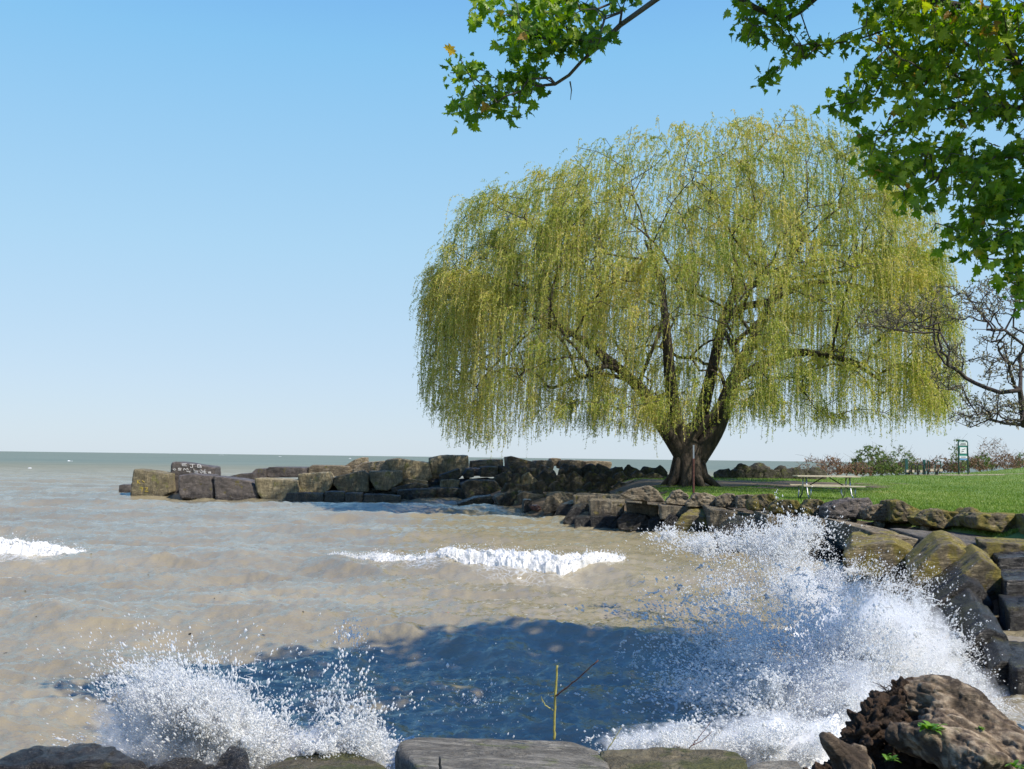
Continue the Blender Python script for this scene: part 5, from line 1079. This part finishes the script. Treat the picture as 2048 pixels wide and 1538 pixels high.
def breaker(x0, x1, crest, label, hts, seed):
    """rolling white lip along a crest line: photo columns x0..x1"""
    nx = 900; px = np.linspace(x0, x1, nx); Yc = np.interp(px, *zip(*crest)); Xw = (px - 1024) / F * Yc; s_ = (px - x0) / (x1 - x0)
    env = np.interp(s_, *zip(*hts)); nv = 60; v_ = np.linspace(0, 1, nv); V_ = []
    A_ = v_[None]; X_ = np.repeat(Xw[:, None], nv, 1); zb = wave(Xw, Yc)
    prof_y = -.62 * A_ + .12; prof_z = np.sin(np.clip(A_ * 1.25, 0, 1) * math.pi) ** .7 * .30 - .16 * A_
    Y_ = Yc[:, None] + prof_y * env[:, None] * 1.2; nzz = fbm(X_ * 3, A_ * 4 + seed, seed, 5, .62); Z_ = wave(X_, Y_) + (prof_z + .09 * nzz) * env[:, None] + .03 * np.abs(fbm(X_ * 14, A_ * 14, seed, 3, .6)) * env[:, None] - .03
    Y_ = Y_ + .12 * fbm(X_ * 4, A_ * 3, seed + 5, 3) * env[:, None]
    V_ = np.stack([X_, Y_, Z_], -1).reshape(-1, 3); i_ = np.arange(nx - 1)[:, None] * nv + np.arange(nv - 1)[None]; Q_ = np.stack([i_, i_ + nv, i_ + nv + 1, i_ + 1], -1).reshape(-1, 4)
    k_ = (np.repeat(env[:, None], nv, 1) + .25 * nzz > .15).ravel(); Q_ = Q_[k_[Q_].all(1)]; u_, inv = np.unique(Q_, return_inverse=True)
    ob = amesh('breaking_foam', V_[u_], inv.reshape(Q_.shape), FOAMS)
    m_ = int((Xw[-1] - Xw[0]) * 900); j = RNG.integers(0, nx, m_); e_ = env[j]; C = np.stack([Xw[j] + RNG.normal(0, .03, m_), Yc[j] + RNG.normal(-.22, .2, m_) * e_, zb[j] + np.abs(RNG.normal(.1, .11, m_)) * e_ + .02], -1)
    ok = e_ > .12; C = C[ok]
    tag(ob, label, 'breaking wave', kind='stuff'); return C, .006 * np.exp(RNG.normal(-.2, .5, len(C))), np.tile([0, 0, .3], (len(C), 1))
b1 = breaker(-120, 190, [(-120, 20.0), (190, 20.4)], 'short white breaker rolling in at the left edge', [(0, .8), (.5, 1.1), (.75, .8), (.97, .45), (1, 0)], 2.0)
b2 = breaker(610, 1255, [(610, 20.0), (800, 19.8), (1000, 19.4), (1130, 19.0), (1255, 19.8)], 'long white breaker rolling in mid-bay', [(0, 0), (.15, .2), (.25, .55), (.38, .4), (.5, .7), (.62, 1.0), (.8, .9), (.93, .7), (.99, .4), (1, 0)], 5.0)
P, rr, v = cat_([b1, b2]); drops('water_spray', P, rr, v, DROP, 'fine spray flicked off the crests of the breakers')
# far whitecaps
for k, (x, y, wx) in enumerate([(995 / 4.096 + 200, 910, 14), (341, 907.5, 8), (140, 922, 12), (96, 965, 14), (1148, 919.5, 8), (560, 913, 8), (700, 917, 6), (60, 936, 10), (180, 948, 12)]):
    c = WZ(x, y, .05); hw = wx / F * c[1] / 2; n_ = 60; X_ = np.linspace(-hw, hw, n_)[:, None] + np.zeros((1, 8)); A_ = np.linspace(0, 1, 8)[None] + np.zeros((n_, 1)); e_ = (1 - (X_ / hw) ** 2) * (.6 + .6 * noise(X_ * 2, k * 3.1, 0.5))
    Y_ = c[1] + (A_ - .5) * e_ * 1.6; Z_ = wave(c[0] + X_, Y_) + .02 + .28 * np.sin(A_ * math.pi) * e_ * min(1, c[1] / 150) ; i_ = np.arange(n_ - 1)[:, None] * 8 + np.arange(7)[None]
    tag(amesh('whitecap', np.stack([c[0] + X_, Y_, Z_], -1).reshape(-1, 3), np.stack([i_, i_ + 8, i_ + 9, i_ + 1], -1).reshape(-1, 4), FOAM), 'small white crest far out on the lake', 'whitecap', 'whitecaps far out', 'stuff')
# floating debris
def floaters():
    V = []; Q = []
    for (x, y, s) in [(random.uniform(0, 1250), random.uniform(1040, 1300), random.uniform(.012, .035)) for _ in range(70)]:
        c = WZ(x, y, 0); c[2] = float(wave(c[0], c[1])) + .012; a = random.uniform(0, 6); d = np.array([math.cos(a), math.sin(a), 0]); e = np.array([-d[1], d[0], 0]); b = len(V)
        V += [c - d * s, c + e * s * .4 + (0, 0, .01), c + d * s, c - e * s * .4]; Q.append((b, b + 1, b + 2, b + 3))
    return np.array(V), np.array(Q)
V, Q = floaters(); tag(amesh('floating_debris', V, Q, ROT_, None, False), 'dark specks of driftwood floating on the brown water', 'debris', kind='stuff')
ORG = simple('orange_leaf', (.65, .14, .03), .6)
for x, y, s, lab in [(890, 1241, .05, 'orange leaf floating on the wave crest in mid-bay'), (1070, 1251, .03, 'small faded orange leaf floating right of the brighter one')]:
    c = WZ(x, y, 0); c[1] -= .0; c[2] = float(wave(c[0], c[1])) + .02; t_ = np.linspace(0, 2 * math.pi, 10)[:-1]
    V = np.concatenate([[c + (math.cos(a) * s * 1.4, math.sin(a) * s * .7, .012 * math.sin(2 * a)) for a in t_], [c + (0, 0, .015)]]); tag(amesh('floating_leaf', V, np.array([(i_, (i_ + 1) % 9, 9) for i_ in range(9)]), ORG), lab, 'leaf')
print('STATS objects', len(bpy.data.objects), 'verts', sum(len(m_.vertices) for m_ in bpy.data.meshes))
